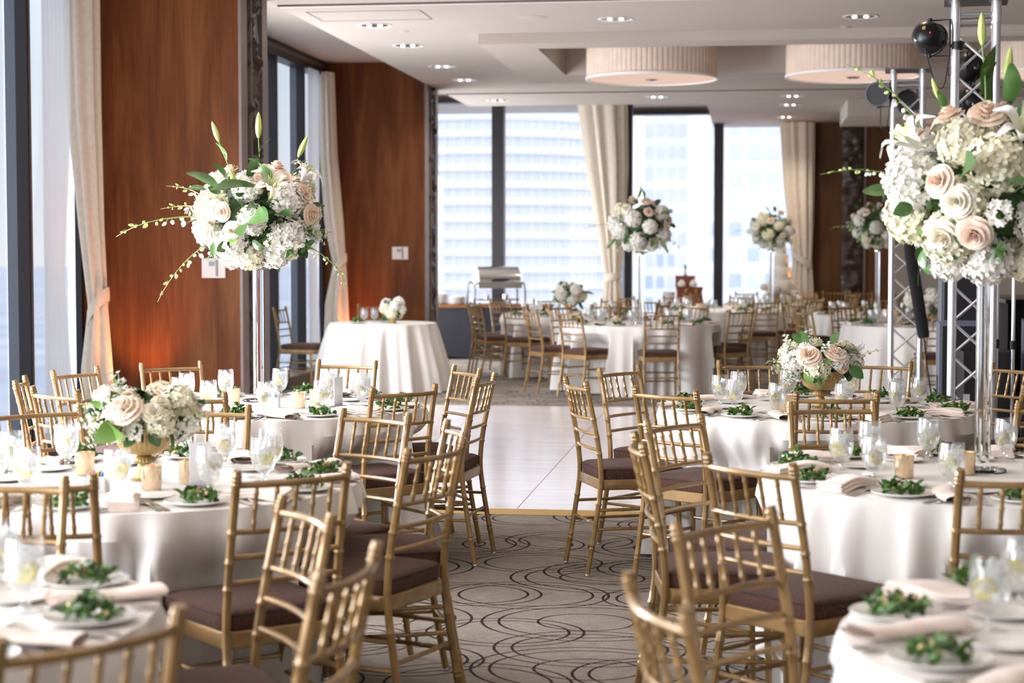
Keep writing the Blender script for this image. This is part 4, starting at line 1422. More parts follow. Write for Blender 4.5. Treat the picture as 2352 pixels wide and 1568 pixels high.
def arrange(name, label, loc, rx, rz, spec, seed, cat='flowers', group=None, rzrot=0, core_n=190, hs=1.0):
    """flowers on an ellipsoid: every blossom, leaf and spray its own part, turned to face outward"""
    rr = random.Random(seed)
    t = empty(name, loc, rzrot)
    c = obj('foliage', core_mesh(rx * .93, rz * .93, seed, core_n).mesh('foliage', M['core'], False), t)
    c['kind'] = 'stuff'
    names = {'hyd': 'hydrangea', 'ros': 'rose', 'lil': 'lily', 'bud': 'lily_bud', 'lea': 'leaf', 'ivy': 'leaf', 'spr': 'orchid_spray', 'fil': 'filler_blossom'}
    placed = []

    def place(key, az, el, out, sc_, tilt=0.0, lift=0.0, spin=None):
        d = Vector((math.cos(el) * math.cos(az), math.cos(el) * math.sin(az), math.sin(el)))
        p = Vector((d.x * rx * out, d.y * rx * out, d.z * rz * out + lift))
        n = Vector((d.x / rx, d.y / rx, d.z / rz)).normalized()
        if key[:3] in ('lea', 'ivy', 'spr'):            # these grow along local +y
            q = n.to_track_quat('Y', 'Z')
            if key[:3] == 'lea' or key[:3] == 'ivy':
                q = q @ Euler((rr.uniform(-.5, .5) + tilt, rr.uniform(-1.6, 1.6) if spin is None else spin, rr.uniform(-.5, .5))).to_quaternion()
        else:
            q = n.to_track_quat('Z', 'Y') @ Euler((rr.uniform(-.22, .22) + tilt, rr.uniform(-.22, .22), rr.uniform(0, 6.28))).to_quaternion()
        o = obj(names[key[:3]], FL[key], t, p, q.to_euler(), (sc_, sc_, sc_))
        placed.append(o)
        if key.startswith('roseb'): o['label'] = 'blush pink rose'
        elif key.startswith('rosec'): o['label'] = 'cream rose'
        elif key.startswith('hydc'): o['label'] = 'cream hydrangea head'
        elif key.startswith('hydw'): o['label'] = 'white hydrangea head'
        return o
    # hydrangeas spread evenly first
    nh = spec.get('hyd', 0)
    spots = []
    for k in range(nh):
        z = 0.80 - 1.60 * (k + .5) / nh; a = k * 2.39996 + rr.uniform(-.2, .2) + seed
        spots.append((a, math.asin(max(-1, min(1, z)))))
        place(('hydw%d' if rr.random() < .62 else 'hydc%d') % rr.randrange(3), a, spots[-1][1], .80, hs * rr.uniform(.92, 1.22))

    def between(k, n, lo=-.5, hi=.95):
        best = None
        for _ in range(24):
            a = rr.uniform(0, 6.28); el = math.asin(rr.uniform(lo, hi))
            v = Vector((math.cos(el) * math.cos(a), math.cos(el) * math.sin(a), math.sin(el)))
            m = min([(v - s_).length for s_ in taken] or [9])
            if best is None or m > best[0]: best = (m, a, el, v)
        taken.append(best[3])
        return best[1], best[2]
    taken = [Vector((math.cos(e_) * math.cos(a_), math.cos(e_) * math.sin(a_), math.sin(e_))) * .98 for a_, e_ in spots]
    for k in range(spec.get('rose', 0)):
        a, el_ = between(k, 0)
        place(('roseb%d' if k % 5 < 3 else 'rosec%d') % (k % 2), a, el_, 1.0, hs * rr.uniform(.85, 1.12))
    for k in range(spec.get('lily', 0)):
        a, el_ = between(k, 0, 0.1, .8); place('lily', a, el_, 1.0, hs * rr.uniform(.9, 1.1))
    for k in range(spec.get('filler', 0)):
        a, el_ = between(k, 0, -.6, .9); place('filler', a, el_, .90, hs * rr.uniform(.9, 1.3))
    for k in range(spec.get('leaf', 0)):
        a, el_ = between(k, 0, -.75, .9)
        place(rr.choice(['leafl', 'leafs', 'leafs', 'leafy', 'ivy']), a, el_, rr.uniform(.84, .98), hs * rr.uniform(.85, 1.2))
    for k in range(spec.get('ruff', 0)):               # leaves hanging round the base
        a = 2 * PI * k / max(1, spec['ruff']) + rr.uniform(-.25, .25)
        place(rr.choice(['leafs', 'leafy', 'ivy', 'leafs']), a, rr.uniform(-.85, -.45), .92, hs * rr.uniform(.9, 1.2), tilt=-.4)
    for (key, az, el_, out, s_) in spec.get('extra', []):
        place(key, math.radians(az), math.radians(el_), out, s_)
    for (az, el_, out, L) in spec.get('stalk', []):       # lily buds on tall stems
        a, e2 = math.radians(az), math.radians(el_)
        d = Vector((math.cos(e2) * math.cos(a), math.cos(e2) * math.sin(a), math.sin(e2)))
        b = Vector((d.x * rx, d.y * rx, d.z * rz)) * .8
        e_ = b + d * L + Vector((0, 0, L * .25))
        obj('bud_stem', MB().tube(smooth_path([b, (b + e_) / 2 + Vector((.008, -.008, -.02)), e_], 5), .0028, 6).mesh('bud_stem', M['stem']), t)
        q = (d + Vector((0, 0, .5))).to_track_quat('Z', 'Y')
        obj('lily_bud', FL['bud'], t, e_, q.to_euler(), (out, out, out))
        obj('leaf', FL['leafl'], t, (b + e_) / 2, (d + Vector((.3, -.2, .1))).to_track_quat('Y', 'Z').to_euler(), (.8, .8, .8))
    return tag(t, label, cat, group)


def flower_stand(T_, off, label, h=.70):
    (cx, cy), R, d_ = TAB[T_]
    t = empty('flower_stand', (cx + off[0], cy + off[1], ZT))
    base = MB().lathe([(0, 0), (.082, 0), (.084, .006), (.078, .012), (.030, .016), (0, .016)], 32)
    obj('base', base.mesh('base', M['acrylic'], True), t)
    obj('column', MB().lathe([(0, .017), (.0275, .017), (.0275, h - .02), (0, h - .02)], 32).mesh('column', M['acrylic'], True), t)
    obj('collar', MB().lathe([(.0, h - .019), (.034, h - .019), (.036, h - .010), (.034, h), (0, h)], 28).mesh('collar', M['chrome'], True), t)
    obj('dish', MB().lathe([(0, h + .001), (.05, h + .003), (.085, h + .018), (.088, h + .020), (.085, h + .022), (.05, h + .008), (0, h + .006)], 32).mesh('dish', M['acrylic'], True), t)
    return tag(t, label, 'flower stand', 'tall clear flower stands')


TALL = dict(hyd=16, rose=9, lily=2, filler=7, leaf=20, ruff=10)
flower_stand('L2', (-.15, .26), 'clear acrylic column stand holding flowers on the window-side table')
sp1 = dict(TALL)
sp1['extra'] = [('hydw0', 200, -62, .85, 1.0), ('hydc1', 265, -66, .85, 1.0), ('hydw2', 330, -62, .85, 1.0), ('hydw1', 90, -60, .85, 1.0), ('spray', 186, -2, .90, 1.55), ('spray', 197, -34, .92, 1.35), ('spray2', 180, 22, .95, .95), ('spray', -14, -30, .95, 1.2), ('spray2', 176, 8, .97, 1.0),
                ('roseb0', 262, -18, 1.04, .95), ('roseb1', 290, 42, 1.0, 1.15), ('rosec0', 300, 60, 1.0, .9), ('lily', 20, 45, 1.05, .9), ('roseb0', 340, 25, 1.03, 1.1), ('roseb1', 345, 0, 1.03, 1.1), ('leafl', 275, 40, .98, 1.3), ('leafl', 250, 38, 1.0, 1.0), ('leafs', 282, -3, 1.0, 2.3), ('leafs', 272, -12, .99, 1.7), ('leafl', 284, 30, 1.03, 1.7), ('leafl', 300, 36, 1.03, 1.8), ('leafl', 246, 28, 1.03, 1.4), ('rosec1', 205, 45, 1.0, 1.05), ('rosec0', 240, 5, 1.0, 1.1)]
sp1['stalk'] = [(185, 62, 1.0, .17), (100, 78, 1.25, .16), (20, 55, 1.1, .12), (262, 30, 1.1, .04), (300, 15, 1.1, .05)]
arrange('flower_arrangement', 'tall ball of white hydrangea, roses and lilies before the wood pier', (-2.52, 8.76, 1.715), .315, .265, sp1, 21, 'flowers', 'tall flower arrangements', hs=1.05)
flower_stand('R1', (.02, .12), 'clear acrylic column stand holding flowers on the truss-side table', h=.72)
sp2 = dict(TALL)
sp2['extra'] = [('hydw0', 200, -62, .85, 1.1), ('hydw2', 265, -66, .85, 1.2), ('hydc2', 330, -62, .85, 1.1), ('hydw1', 90, -60, .85, 1.0), ('roseb0', 255, -30, 1.03, 1.25), ('roseb1', 235, 5, 1.03, 1.15), ('rosec0', 246, -8, 1.03, 1.15), ('roseb0', 262, 58, 1.03, 1.25), ('lily', 285, 32, 1.03, 1.2), ('spray', 183, 48, .98, 1.15), ('spray', 196, 10, .98, .9), ('leafs', 250, 12, .98, 2.0), ('leafs', 268, 2, .98, 2.1), ('rosec1', 300, 8, 1.02, 1.0), ('rosec0', 232, -32, 1.0, 1.2), ('leafl', 270, 75, 1.0, 1.6), ('leafl', 290, 68, 1.0, 1.6)]
sp2['stalk'] = [(255, 72, 1.0, .22), (200, 60, .7, .10), (290, 70, 1.1, .12), (320, 60, 1.1, .14)]
arrange('flower_arrangement', 'largest tall ball of hydrangea and blush roses beside the trusses', (0.82, 6.28, 1.735), .335, .30, sp2, 33, 'flowers', 'tall flower arrangements', hs=1.12)
FARTALL = dict(hyd=13, rose=9, lily=0, filler=4, leaf=16, ruff=8, extra=[('hydw0', 200, -62, .85, 1.0), ('hydc1', 265, -66, .85, 1.0), ('hydw2', 330, -62, .85, 1.0), ('spray', 180, 0, .95, 1.0), ('spray2', 10, -30, .95, 1.0), ('leafl', 250, 70, 1.0, 1.3), ('leafl', 290, 70, 1.0, 1.2)])
flower_stand('T3', (0, 0), 'clear acrylic column stand past the dance floor', h=.76)
arrange('flower_arrangement', 'tall far flower ball before the tied curtain at the far windows', (-1.17, 19.02, 1.83), .34, .29, FARTALL, 45, 'flowers', 'tall flower arrangements', core_n=120, hs=1.1)
flower_stand('T5', (0, 0), 'clear acrylic column stand in front of the cake', h=.80)
arrange('flower_arrangement', 'small tall flower ball above the wedding cake', (TAB['T5'][0][0], TAB['T5'][0][1], 1.86), .32, .27, dict(FARTALL, rose=11), 52, 'flowers', 'tall flower arrangements', core_n=120, hs=1.1)
flower_stand('T8', (0, 0), 'clear acrylic column stand just behind the far truss', h=.80)
arrange('flower_arrangement', 'tall flower ball half hidden behind the far truss', (1.59, 22.22, 1.86), .33, .28, FARTALL, 63, 'flowers', 'tall flower arrangements', core_n=120, hs=1.1)


def compote(loc, label):
    t = empty('footed_bowl', loc)
    obj('bowl', MB().lathe([(.016, .086), (.05, .090), (.082, .112), (.096, .145), (.102, .182), (.099, .182), (.092, .146), (.07, .112), (0, .10)], 96, rib=32, ribamp=.016).mesh('bowl', M['goldbowl'], True), t)
    obj('knop', MB().lathe([(.018, .055), (.034, .060), (.038, .068), (.034, .078), (.020, .086)], 64, rib=20, ribamp=.04).mesh('knop', M['goldbowl'], True), t)
    obj('foot', MB().lathe([(0, 0), (.045, 0), (.046, .005), (.032, .010), (.026, .030), (.022, .045), (.018, .055)], 64, rib=20, ribamp=.03).mesh('foot', M['goldbowl'], True), t)
    return tag(t, label, 'bowl', 'gold footed bowls')


LOW = dict(hyd=12, rose=5, filler=10, leaf=12, ruff=9)
(cx, cy), _r, _d = TAB['R2']
compote((cx + .02, cy + .02, ZT), 'gold ribbed footed bowl on the truss-side table')
arrange('low_flower_arrangement', 'low hydrangea and rose centrepiece filling the footed gold bowl by the trusses', (cx + .02, cy + .02, ZT + .236), .195, .082, dict(LOW, extra=[('roseb0', 250, 25, 1.08, 1.2), ('roseb1', 292, 30, 1.08, 1.1), ('spray2', 188, 0, .9, .5), ('spray2', -8, 12, .92, .6), ('leafs', 225, 55, 1.1, 1.2), ('leafs', 215, 60, 1.2, 1.1), ('leafs', 300, 62, 1.1, 1.1), ('ivy', 262, -28, 1.0, 1.2), ('leafs', 318, -20, .95, 1.3), ('leafy', 246, -25, .98, 1.2)]), 71, 'flowers', 'low flower arrangements', core_n=120, hs=.74)
(cx, cy), _r, _d = TAB['L1']
compote((cx + .02, cy + .02, ZT), 'gold ribbed footed bowl on the window-side table')
arrange('low_flower_arrangement', 'low hydrangea and rose centrepiece filling the footed gold bowl by the windows', (cx + .02, cy + .02, ZT + .228), .175, .078, dict(LOW, extra=[('roseb0', 268, 22, 1.08, 1.2), ('leafy', 250, -15, .95, 1.8), ('leafy', 262, -12, .95, 1.6), ('spray2', -10, 0, .9, .5), ('spray2', 190, 10, .9, .4)]), 83, 'flowers', 'low flower arrangements', core_n=120, hs=.74)
(cx, cy), _r, _d = TAB['T2']
compote((cx, cy, ZT), 'small gold footed bowl on the far table near the buffet')
arrange('low_flower_arrangement', 'low flowers on the far table near the buffet', (cx, cy, ZT + .26), .17, .13, dict(hyd=7, rose=3, leaf=12, ruff=6), 91, 'flowers', 'low flower arrangements', core_n=90, hs=1.0)
(cx, cy), _r, _d = TAB['T6']
compote((cx, cy, ZT), 'small gold footed bowl seen behind the trusses')
arrange('low_flower_arrangement', 'low flowers seen between the far truss tubes', (cx, cy, ZT + .26), .19, .13, dict(hyd=7, rose=4, leaf=12, ruff=6), 97, 'flowers', 'low flower arrangements', core_n=90, hs=1.0)
# the small table: gold cup with a dome of white hydrangea
cup = MB().lathe([(0, 0), (.035, 0), (.040, .05), (.055, .11), (.052, .11), (.036, .05), (0, .01)], 28)
g_ = obj('gold_cup', cup.mesh('gold_cup', M['goldbowl'], True), None, (-3.84, 18.60, ZT))
tag(g_, 'small gold cup under the white flower dome', 'cup')
arrange('low_flower_arrangement', 'round dome of white hydrangea on the small pier table', (-3.84, 18.60, ZT + .165), .115, .10, dict(hyd=9, leaf=3), 101, 'flowers', 'low flower arrangements', core_n=60, hs=.75)

# small table settings
(cx, cy), R, d_ = TAB['S']
for k, (dx, dy) in enumerate(((-.22, -.30), (.02, .10))):
    put('salad_plate', SV['plate'], cx + dx, cy + dy, ZT, 0, 'white salad plate on the small pier table, ' + ('near edge' if k == 0 else 'far side'), 'plate', 'salad plates')
    put('salad', SAL[k], cx + dx, cy + dy, ZT + .007, 1, 'green salad on the small pier table, ' + ('near edge' if k == 0 else 'far side'), 'salad', 'green salads', kind='stuff')
for k, (dx, dy) in enumerate(((-.20, -.05), (-.10, .02))):
    goblet(cx + dx, cy + dy, ZT, 0, ('first' if k == 0 else 'second') + ' of two water goblets on the small pier table', 'water goblets')


# votives, caddies, cards ------------------------------------------------------------------------------
VOT = MB().lathe([(0, .001), (.029, .001), (.031, .004), (.0335, .080), (.0315, .080), (.029, .008), (0, .008)], 32, rib=16, ribamp=.018).mesh('votive_holder', M['votive'], True)
WAX = MB().lathe([(0, .008), (.026, .008), (.0265, .030), (0, .030)], 16).mesh('candle', M['wax'], True)
FLM = MB().lathe([(0, .031), (.0035, .036), (.0042, .041), (.002, .050), (0, .054)], 8).mesh('flame', M['flame'], True)


def votive(x, y, label):
    t = obj('votive_holder', VOT, None, (x, y, ZT), (0, 0, R_.uniform(0, 6)))
    w = obj('candle', WAX, t); obj('flame', FLM, w)
    return tag(t, label, 'candle holder', 'gold votive holders')


def caddy(x, y, rz, label):
    t = empty('sugar_caddy', (x, y, ZT), rz)
    a, b, h = .034, .026, .052
    mb = MB()
    mb.box(-a, a, -b, b, 0, .004)
    for q in ((-a, a, -b, -b + .003), (-a, a, b - .003, b), (-a, -a + .003, -b, b), (a - .003, a, -b, b)):
        mb.box(q[0], q[1], q[2], q[3], .004, h)
    obj('holder', mb.mesh('holder', M['white_plastic'], False), t)
    for k, m in enumerate(('packet_pink', 'packet_pink', 'packet_white', 'packet_yellow', 'packet_blue', 'packet_white')):
        xx = -.026 + .0105 * k
        pk = obj('sweetener_packet', MB().box(xx, xx + .004, -.020, .020, .006, h + .012 + .003 * (k % 2)).mesh('sweetener_packet', M[m], False), t)
    return tag(t, label, 'sugar holder', 'sugar caddies')


def card(x, y, rz, label, h=.135, w=.095):
    t = empty('table_card', (x, y, ZT), rz)
    obj('foot', MB().box(-w * .55, w * .55, -.03, .03, 0, .006).mesh('foot', M['acrylic'], False), t)
    obj('card', MB().box(-w / 2, w / 2, -.0015, .0015, .006, h).mesh('card', M['card'], False), t)
    return tag(t, label, 'card')


def at(T_, dx, dy):
    (cx, cy), _a, _b = TAB[T_]
    return cx + dx, cy + dy


for T_, spots in (('L1', ((.13, -.22), (.20, -.05), (-.23, .12))), ('L2', ((.16, -.10), (.20, .08), (-.22, .05))), ('R2', ((-.19, -.10), (-.15, -.20), (.26, -.05))), ('R1', ((-.27, -.10), (-.05, .02), (.22, .2))), ('L0', ((.10, .2),)), ('R0', ((-.15, .25),))):
    for k, s_ in enumerate(spots):
        x, y = at(T_, *s_)
        hh = hour_phrase(T_, x, y, 'votive')
        votive(x, y, 'gold votive candle holder at %s of the %s' % (hh, TAB[T_][2]))
caddy(*at('L1', -.03, -.28), .1, 'white sugar holder with coloured packets on the window-side gold-bowl table')
caddy(*at('R1', .17, -.22), .1, 'white sugar holder with coloured packets on the truss-side tall-flower table')
caddy(*at('R2', .12, -.18), .1, 'white sugar holder with coloured packets on the truss-side gold-bowl table')
caddy(*at('L2', .02, -.08), .1, 'white sugar holder with coloured packets on the window-side tall-flower table')
card(*at('L1', .27, -.14), .55, 'blank white upright table card on the window-side gold-bowl table', h=.15, w=.075)
card(*at('L2', .34, -.02), 1.35, 'white upright table card seen edge-on on the window-side tall-flower table', h=.15)
cupm = MB().lathe([(0, .002), (.022, .002), (.036, .045), (.034, .045), (.021, .006), (0, .006)], 24).mesh('sauce_cup', M['china'], True)
put('sauce_cup', cupm, *at('R1', .30, -.08), ZT, 0, 'small white cup beside the sugar holder under tall flowers', 'cup', None)
for T_ in ('T3', 'T2', 'T4', 'T6', 'T8', 'T5'):
    for k, (dx, dy) in enumerate(((-.26, -.1), (.24, -.12))):
        x, y = at(T_, dx, dy)
        votive(x, y, 'gold votive holder at %s of the %s' % (hour_phrase(T_, x, y, 'votive'), TAB[T_][2]))


# ------------------------------------------------------------------ ceiling lamps
def drum(x, y, z0, r, h, label):
    t = empty('drum_lamp', (x, y, z0))
    mb = MB(); n = 240
    vs = []; fs = []
    for i in range(n):
        a = 2 * PI * i / n; q = r * (1 - (.007 if i % 3 == 0 else 0.0))
        vs += [(q * math.cos(a), q * math.sin(a), .025), (q * math.cos(a), q * math.sin(a), h - .02)]
    for i in range(n):
        j = (i + 1) % n; fs.append((2 * i, 2 * j, 2 * j + 1, 2 * i + 1))
    mb.add(vs, fs)
    obj('shade', mb.mesh('shade', M['shade'], False), t)
    for nm, z in (('lower_ring', 0.0), ('upper_ring', h - .02)):
        obj(nm, MB().lathe([(r - .012, z), (r + .010, z), (r + .012, z + .012), (r + .010, z + .026), (r - .012, z + .026), (r - .012, z)], 96).mesh(nm, M['shaderim'] if z else M['tracklight'], True), t)
    obj('diffuser', MB().lathe([(0, .014), (r - .015, .014), (r - .015, .018), (0, .018)], 72).mesh('diffuser', M['diffuser'], False), t)
    f = MB().lathe([(0, -.014), (.05, -.012), (.075, .0), (.075, .013), (0, .013)], 24)
    obj('finial', f.mesh('finial', M['chrome'], True), t)
    obj('stem', MB().tube([(0, 0, h - .03), (0, 0, (3.975 if y < 24 else 3.35) - z0)], .02, 8).mesh('stem', M['shaderim']), t)
    return tag(t, label, 'ceiling lamp', 'pleated drum lamps')


drum(-1.02, 18.28, 3.315, .68, .345, 'pleated drum lamp hanging above the dance floor end')
drum(1.04, 18.28, 3.315, .68, .345, 'pleated drum lamp hanging behind the truss lights')
drum(3.10, 18.28, 3.315, .68, .345, 'pleated drum lamp cut off by the frame edge')
drum(2.75, 25.2, 2.99, .52, .28, 'small pleated drum lamp glimpsed between the far truss tubes')

DOWN = [(-3.40, 15.69), (-3.40, 17.25), (-3.40, 19.22), (-3.40, 20.75), (-3.41, 23.58), (-1.19, 15.55), (0.95, 15.67), (-1.23, 23.34), (0.55, 23.45), (0.55, 24.82), (0.54, 27.03)]
LBL = ['first downlight of the row along the piers', 'second downlight of the row along the piers', 'third downlight of the row along the piers', 'fourth downlight of the row along the piers', 'downlight over the buffet by the far windows', 'twin-lamp downlight above the middle of the dance floor', 'twin-lamp downlight near the near truss top', 'downlight beyond the first drum lamp', 'downlight beyond the second drum lamp', 'lower downlight beyond the second drum lamp', 'lowest downlight by the far wood wall']


def downlight(x, y, label, r=.155):
    t = empty('downlight', (x, y, ZC))
    obj('ring', MB().lathe([(r - .03, -.002), (r, -.006), (r + .004, -.003), (r, 0), (r - .03, -.0005)], 32).mesh('ring', M['tracklight'], True), t)
    obj('reflector', MB().lathe([(r - .03, -.003), (r - .05, -.0022), (0.0, -.0018)], 32).mesh('reflector', M['can'], True), t)
    for dx in (-.05, .05):
        obj('lamp', MB().lathe([(0, -.016), (.014, -.014), (.022, -.007), (.024, -.003), (0, -.003)], 16, c=(dx, 0, 0)).mesh('lamp', M['bulb'], True), t)
    return tag(t, label, 'ceiling light', 'recessed downlights')


for (x, y), l_ in zip(DOWN, LBL):
    downlight(x, y, l_)
    spot('downlight_beam', (x, y, ZC - .05), 17 if y < 17 else 60, (1.0, .87, .74), 130, (x, y, 0), .9, .06)
# the same ceiling grid goes on over the tables in front of and behind the camera
for x in (-3.4, -1.2, 0.95, 3.1, 5.2):
    for y in (-2.5, 1.0, 4.5, 8.0, 11.5):
        spot('downlight_beam', (x, y, ZC - .05), 17, (1.0, .82, .64), 120, (x, y, 0), .9, .06)
for x in (3.1, 5.2):
    for y in (15.6, 19.5, 23.4, 27.0): spot('downlight_beam', (x, y, ZC - .05), 65, (1.0, .82, .64), 120, (x, y, 0), .9, .06)  # extra beams added to brighten the far end, without fixtures
for i, (x, y, l_) in enumerate(((-1.9, 15.35, 'flat round ceiling speaker between two downlights'), (-3.22, 16.15, 'small flat sensor behind the first pier-row downlight'), (.86, 16.35, 'small flat sensor behind the truss-side downlight'))):
    r = .13 if i == 0 else .05
    put('ceiling_speaker' if i == 0 else 'ceiling_sensor', MB().lathe([(0, -.008), (r * .8, -.007), (r, -.001), (0, -.001)], 28).mesh('ceiling_disc', M['plaster'], True), x, y, ZC, 0, l_, 'ceiling fitting', None)
hatch = MB()
for q in ((-.5, .5, 0, .008), (-.5, .5, .592, .6), (-.5, -.492, 0, .6), (.492, .5, 0, .6)): hatch.box(q[0], q[1], q[2], q[3], -.003, 0)
o_ = obj('ceiling_hatch', hatch.mesh('ceiling_hatch', M['bronze'], False), None, (-3.3, 14.75, ZC))
tag(o_, 'thin outline of an access hatch ahead of the first downlight', 'ceiling hatch')


# ------------------------------------------------------------------ trusses and stage lights
CHORD = lambda h: MB().tube([(0, 0, .012), (0, 0, h - .012)], .025, 16)


def truss(x, y, rz, h, label):
    t = empty('truss_tower', (x, y, 0), rz)
    a = .120
    obj('base_plate', MB().box(-.20, .20, -.20, .20, 0, .012).mesh('base_plate', M['steel_plate'], False), t)
    obj('top_plate', MB().box(-.19, .19, -.19, .19, h - .012, h).mesh('top_plate', M['steel_plate'], False), t)
    cm = CHORD(h).mesh('tube', M['alu'], True)
    sl = MB().lathe([(.027, h - .16), (.0285, h - .155), (.0285, h - .03), (.027, h - .02)], 16).mesh('end_sleeve', M['alu'], True)
    for sx in (-1, 1):
        for sy in (-1, 1):
            c = obj('tube', cm, t, (sx * a, sy * a, 0)); obj('end_sleeve', sl, c)
    n = 6; z0, z1 = .22, h - .22; st = (z1 - z0) / n
    br = MB().tube([(-a, 0, 0), (a, 0, st / 2)], .009, 8).mesh('brace', M['alu'])
    br2 = MB().tube([(a, 0, 0), (-a, 0, st / 2)], .009, 8).mesh('brace', M['alu'])
    hz = MB().tube([(-a, 0, 0), (a, 0, 0)], .009, 8).mesh('cross_bar', M['alu'])
    for f in range(4):
        ang = f * PI / 2
        ox, oy = a * math.sin(ang), -a * math.cos(ang)
        for k in range(n):
            z = z0 + k * st
            obj('brace', br if (f % 2 == 0) else br2, t, (ox, oy, z), (0, 0, ang))
            obj('brace', br2 if (f % 2 == 0) else br, t, (ox, oy, z + st / 2), (0, 0, ang))
        for z in (.07, .14, h - .14, h - .10):
            obj('cross_bar', hz, t, (ox, oy, z), (0, 0, ang))
    return tag(t, label, 'truss', 'aluminium truss towers')


TX1, TY1, TX2, TY2, TH_ = 1.37, 11.08, 1.325, 15.19, 3.07
truss(TX1, TY1, -.10, TH_, 'near aluminium box truss tower behind the tall truss-side flowers')
truss(TX2, TY2, -.075, TH_, 'far aluminium box truss tower past the dance floor')


def par_details(t, face, r=.098):
    q = Vector(face).normalized().to_track_quat('Z', 'Y')
    for nm, m, p, sz in (('power_plug', 'goldbowl', (-.02, .022, -.112), (.020, .020, .02)), ('indicator', 'packet_pink', (-.055, -.005, -.098), (.010, .010, .008)), ('label', 'white_plastic', (.035, -.035, -.094), (.022, .030, .01))):
        obj(nm, MB().cbox(p, sz).mesh(nm, M[m], False), t, (0, 0, 0), q.to_euler())


def par_can(pos, face, label, bracket, r=.098):
    """stage lamp: round housing facing `face`, yoke reaching to the tube at `bracket`"""
    t = empty('stage_light', pos)
    f = Vector(face).normalized()
    q = f.to_track_quat('Z', 'Y')
    body = MB().lathe([(0, -.115), (.045, -.108), (.080, -.080), (r * .97, -.030), (r, .02), (r + .006, .022), (r + .006, .035), (r * .93, .036), (r * .93, .028)], 28)
    obj('housing', body.mesh('housing', M['black'], True), t, (0, 0, 0), q.to_euler())
    obj('lens', MB().lathe([(0, .030), (r * .92, .030), (r * .92, .026), (0, .026)], 28).mesh('lens', M['lens'], True), t, (0, 0, 0), q.to_euler())
    b = Vector(bracket) - Vector(pos)
    hb = Vector((b.x, b.y, 0))
    mid = hb * .72
    yk = MB()
    yk.tube([(0, 0, r + .008), tuple(mid + Vector((0, 0, r + .012))), tuple(mid + Vector((0, 0, -r - .012))), (0, 0, -r - .008)], .0065, 6)
    obj('yoke', yk.mesh('yoke', M['black']), t)
    for s_ in (-1, 1):
        obj('yoke_knob', MB().tube([(0, 0, s_ * (r - .004)), (0, 0, s_ * (r + .022))], .014, 10).mesh('yoke_knob', M['black']), t)
    cl = MB().lathe([(.0262, -.024), (.036, -.024), (.036, .024), (.0262, .024)], 16, c=(b.x, b.y, -.05))
    cl.tube([tuple(mid + Vector((0, 0, -.05))), (b.x, b.y, -.05)], .011, 8)
    obj('clamp', cl.mesh('clamp', M['black']), t)
    cab = smooth_path([tuple(Vector((0, 0, -r * .2)) - f * .10), tuple(hb * .15 + Vector((0, -.03, -r - .16))), tuple(hb * .5 + Vector((0, -.02, -r - .20))), tuple(mid + Vector((0, 0, -r)))], 6)
    obj('cable', MB().tube(cab, .0035, 6).mesh('cable', M['black']), t)
    if f.y > 0: par_details(t, face)
    return tag(t, label, 'stage light', 'black truss stage lights')


c_ = .12
par_can((TX1 - .285, TY1 - .10, 2.83), (.55, .8, -.25), 'black stage light hanging out from the near truss top', (TX1 - c_, TY1 - c_, 2.84))
par_can((TX1 + .005, TY1 + .30, 2.70), (-.5, .85, -.2), 'black stage light behind the near truss tubes, second from top', (TX1 - c_, TY1 + c_, 2.70))
par_can((TX1 + .0, TY1 + .26, 2.46), (-.4, .85, -.3), 'black stage light behind the near truss, just above the flowers', (TX1 + c_, TY1 + c_, 2.46))
par_can((TX2 - .255, TY2 - .10, 2.86), (-.35, -.92, -.12), 'black stage light facing us at the far truss top', (TX2 - c_, TY2 - c_, 2.90))
par_can((TX2 + .02, TY2 + .25, 2.82), (-.25, -.95, -.10), 'black stage light facing us between the far truss tubes', (TX2 + c_, TY2 + c_, 2.82))
par_can((TX2 + .02, TY2 + .25, 2.52), (-.2, -.95, -.10), 'lower black stage light between the far truss tubes', (TX2 + c_, TY2 + c_, 2.52))

# folded black stand strapped to the far truss
pa, pb = Vector((1.29, 14.93, 1.80)), Vector((1.45, 14.86, .81))
bs = MB(); ax = (pb - pa)
bs.tube([tuple(pa), tuple(pa + ax * .12), tuple(pa + ax * .3), tuple(pa + ax * .96), tuple(pb)], [.018, .034, .052, .050, .044], 14)
t_ = obj('cable_sleeve', bs.mesh('cable_sleeve', M['blackcloth'], True))
obj('strap', MB().tube([tuple(pa), tuple(pa + Vector((-.04, .02, .05))), (TX2 - .13, TY2 - .14, 1.86)], .012, 8).mesh('strap', M['black']), t_)
obj('hanging_cord', MB().tube(smooth_path([tuple(pb), tuple(pb + Vector((.03, 0, -.25))), tuple(pb + Vector((.10, .02, -.60))), tuple(pb + Vector((.22, .04, -.80)))], 6), .006, 6).mesh('hanging_cord', M['black']), t_)
tag(t_, 'black cloth cable sleeve slanting down the far truss', 'cable sleeve')


# speakers and stage gear behind the near truss
def speaker(x, y, rz, w, d, z0, h, label, grille=True):
    t = empty('loudspeaker', (x, y, z0), rz)
    obj('box', MB().box(-w / 2, w / 2, -d / 2, d / 2, 0, h).mesh('box', M['speaker'], False), t)
    obj('grille', MB().box(-w / 2 + .02, w / 2 - .02, -d / 2 - .012, -d / 2, .02, h - .02).mesh('grille', M['blackcloth'], False), t)
    for s_ in (-1, 1):
        obj('handle', MB().box(s_ * w / 2 - .004 if s_ < 0 else w / 2 - .002, s_ * w / 2 + .002 if s_ < 0 else w / 2 + .004, -.07, .07, h * .5, h * .62).mesh('handle', M['black'], False), t)
    return tag(t, label, 'speaker', 'stacked loudspeakers')


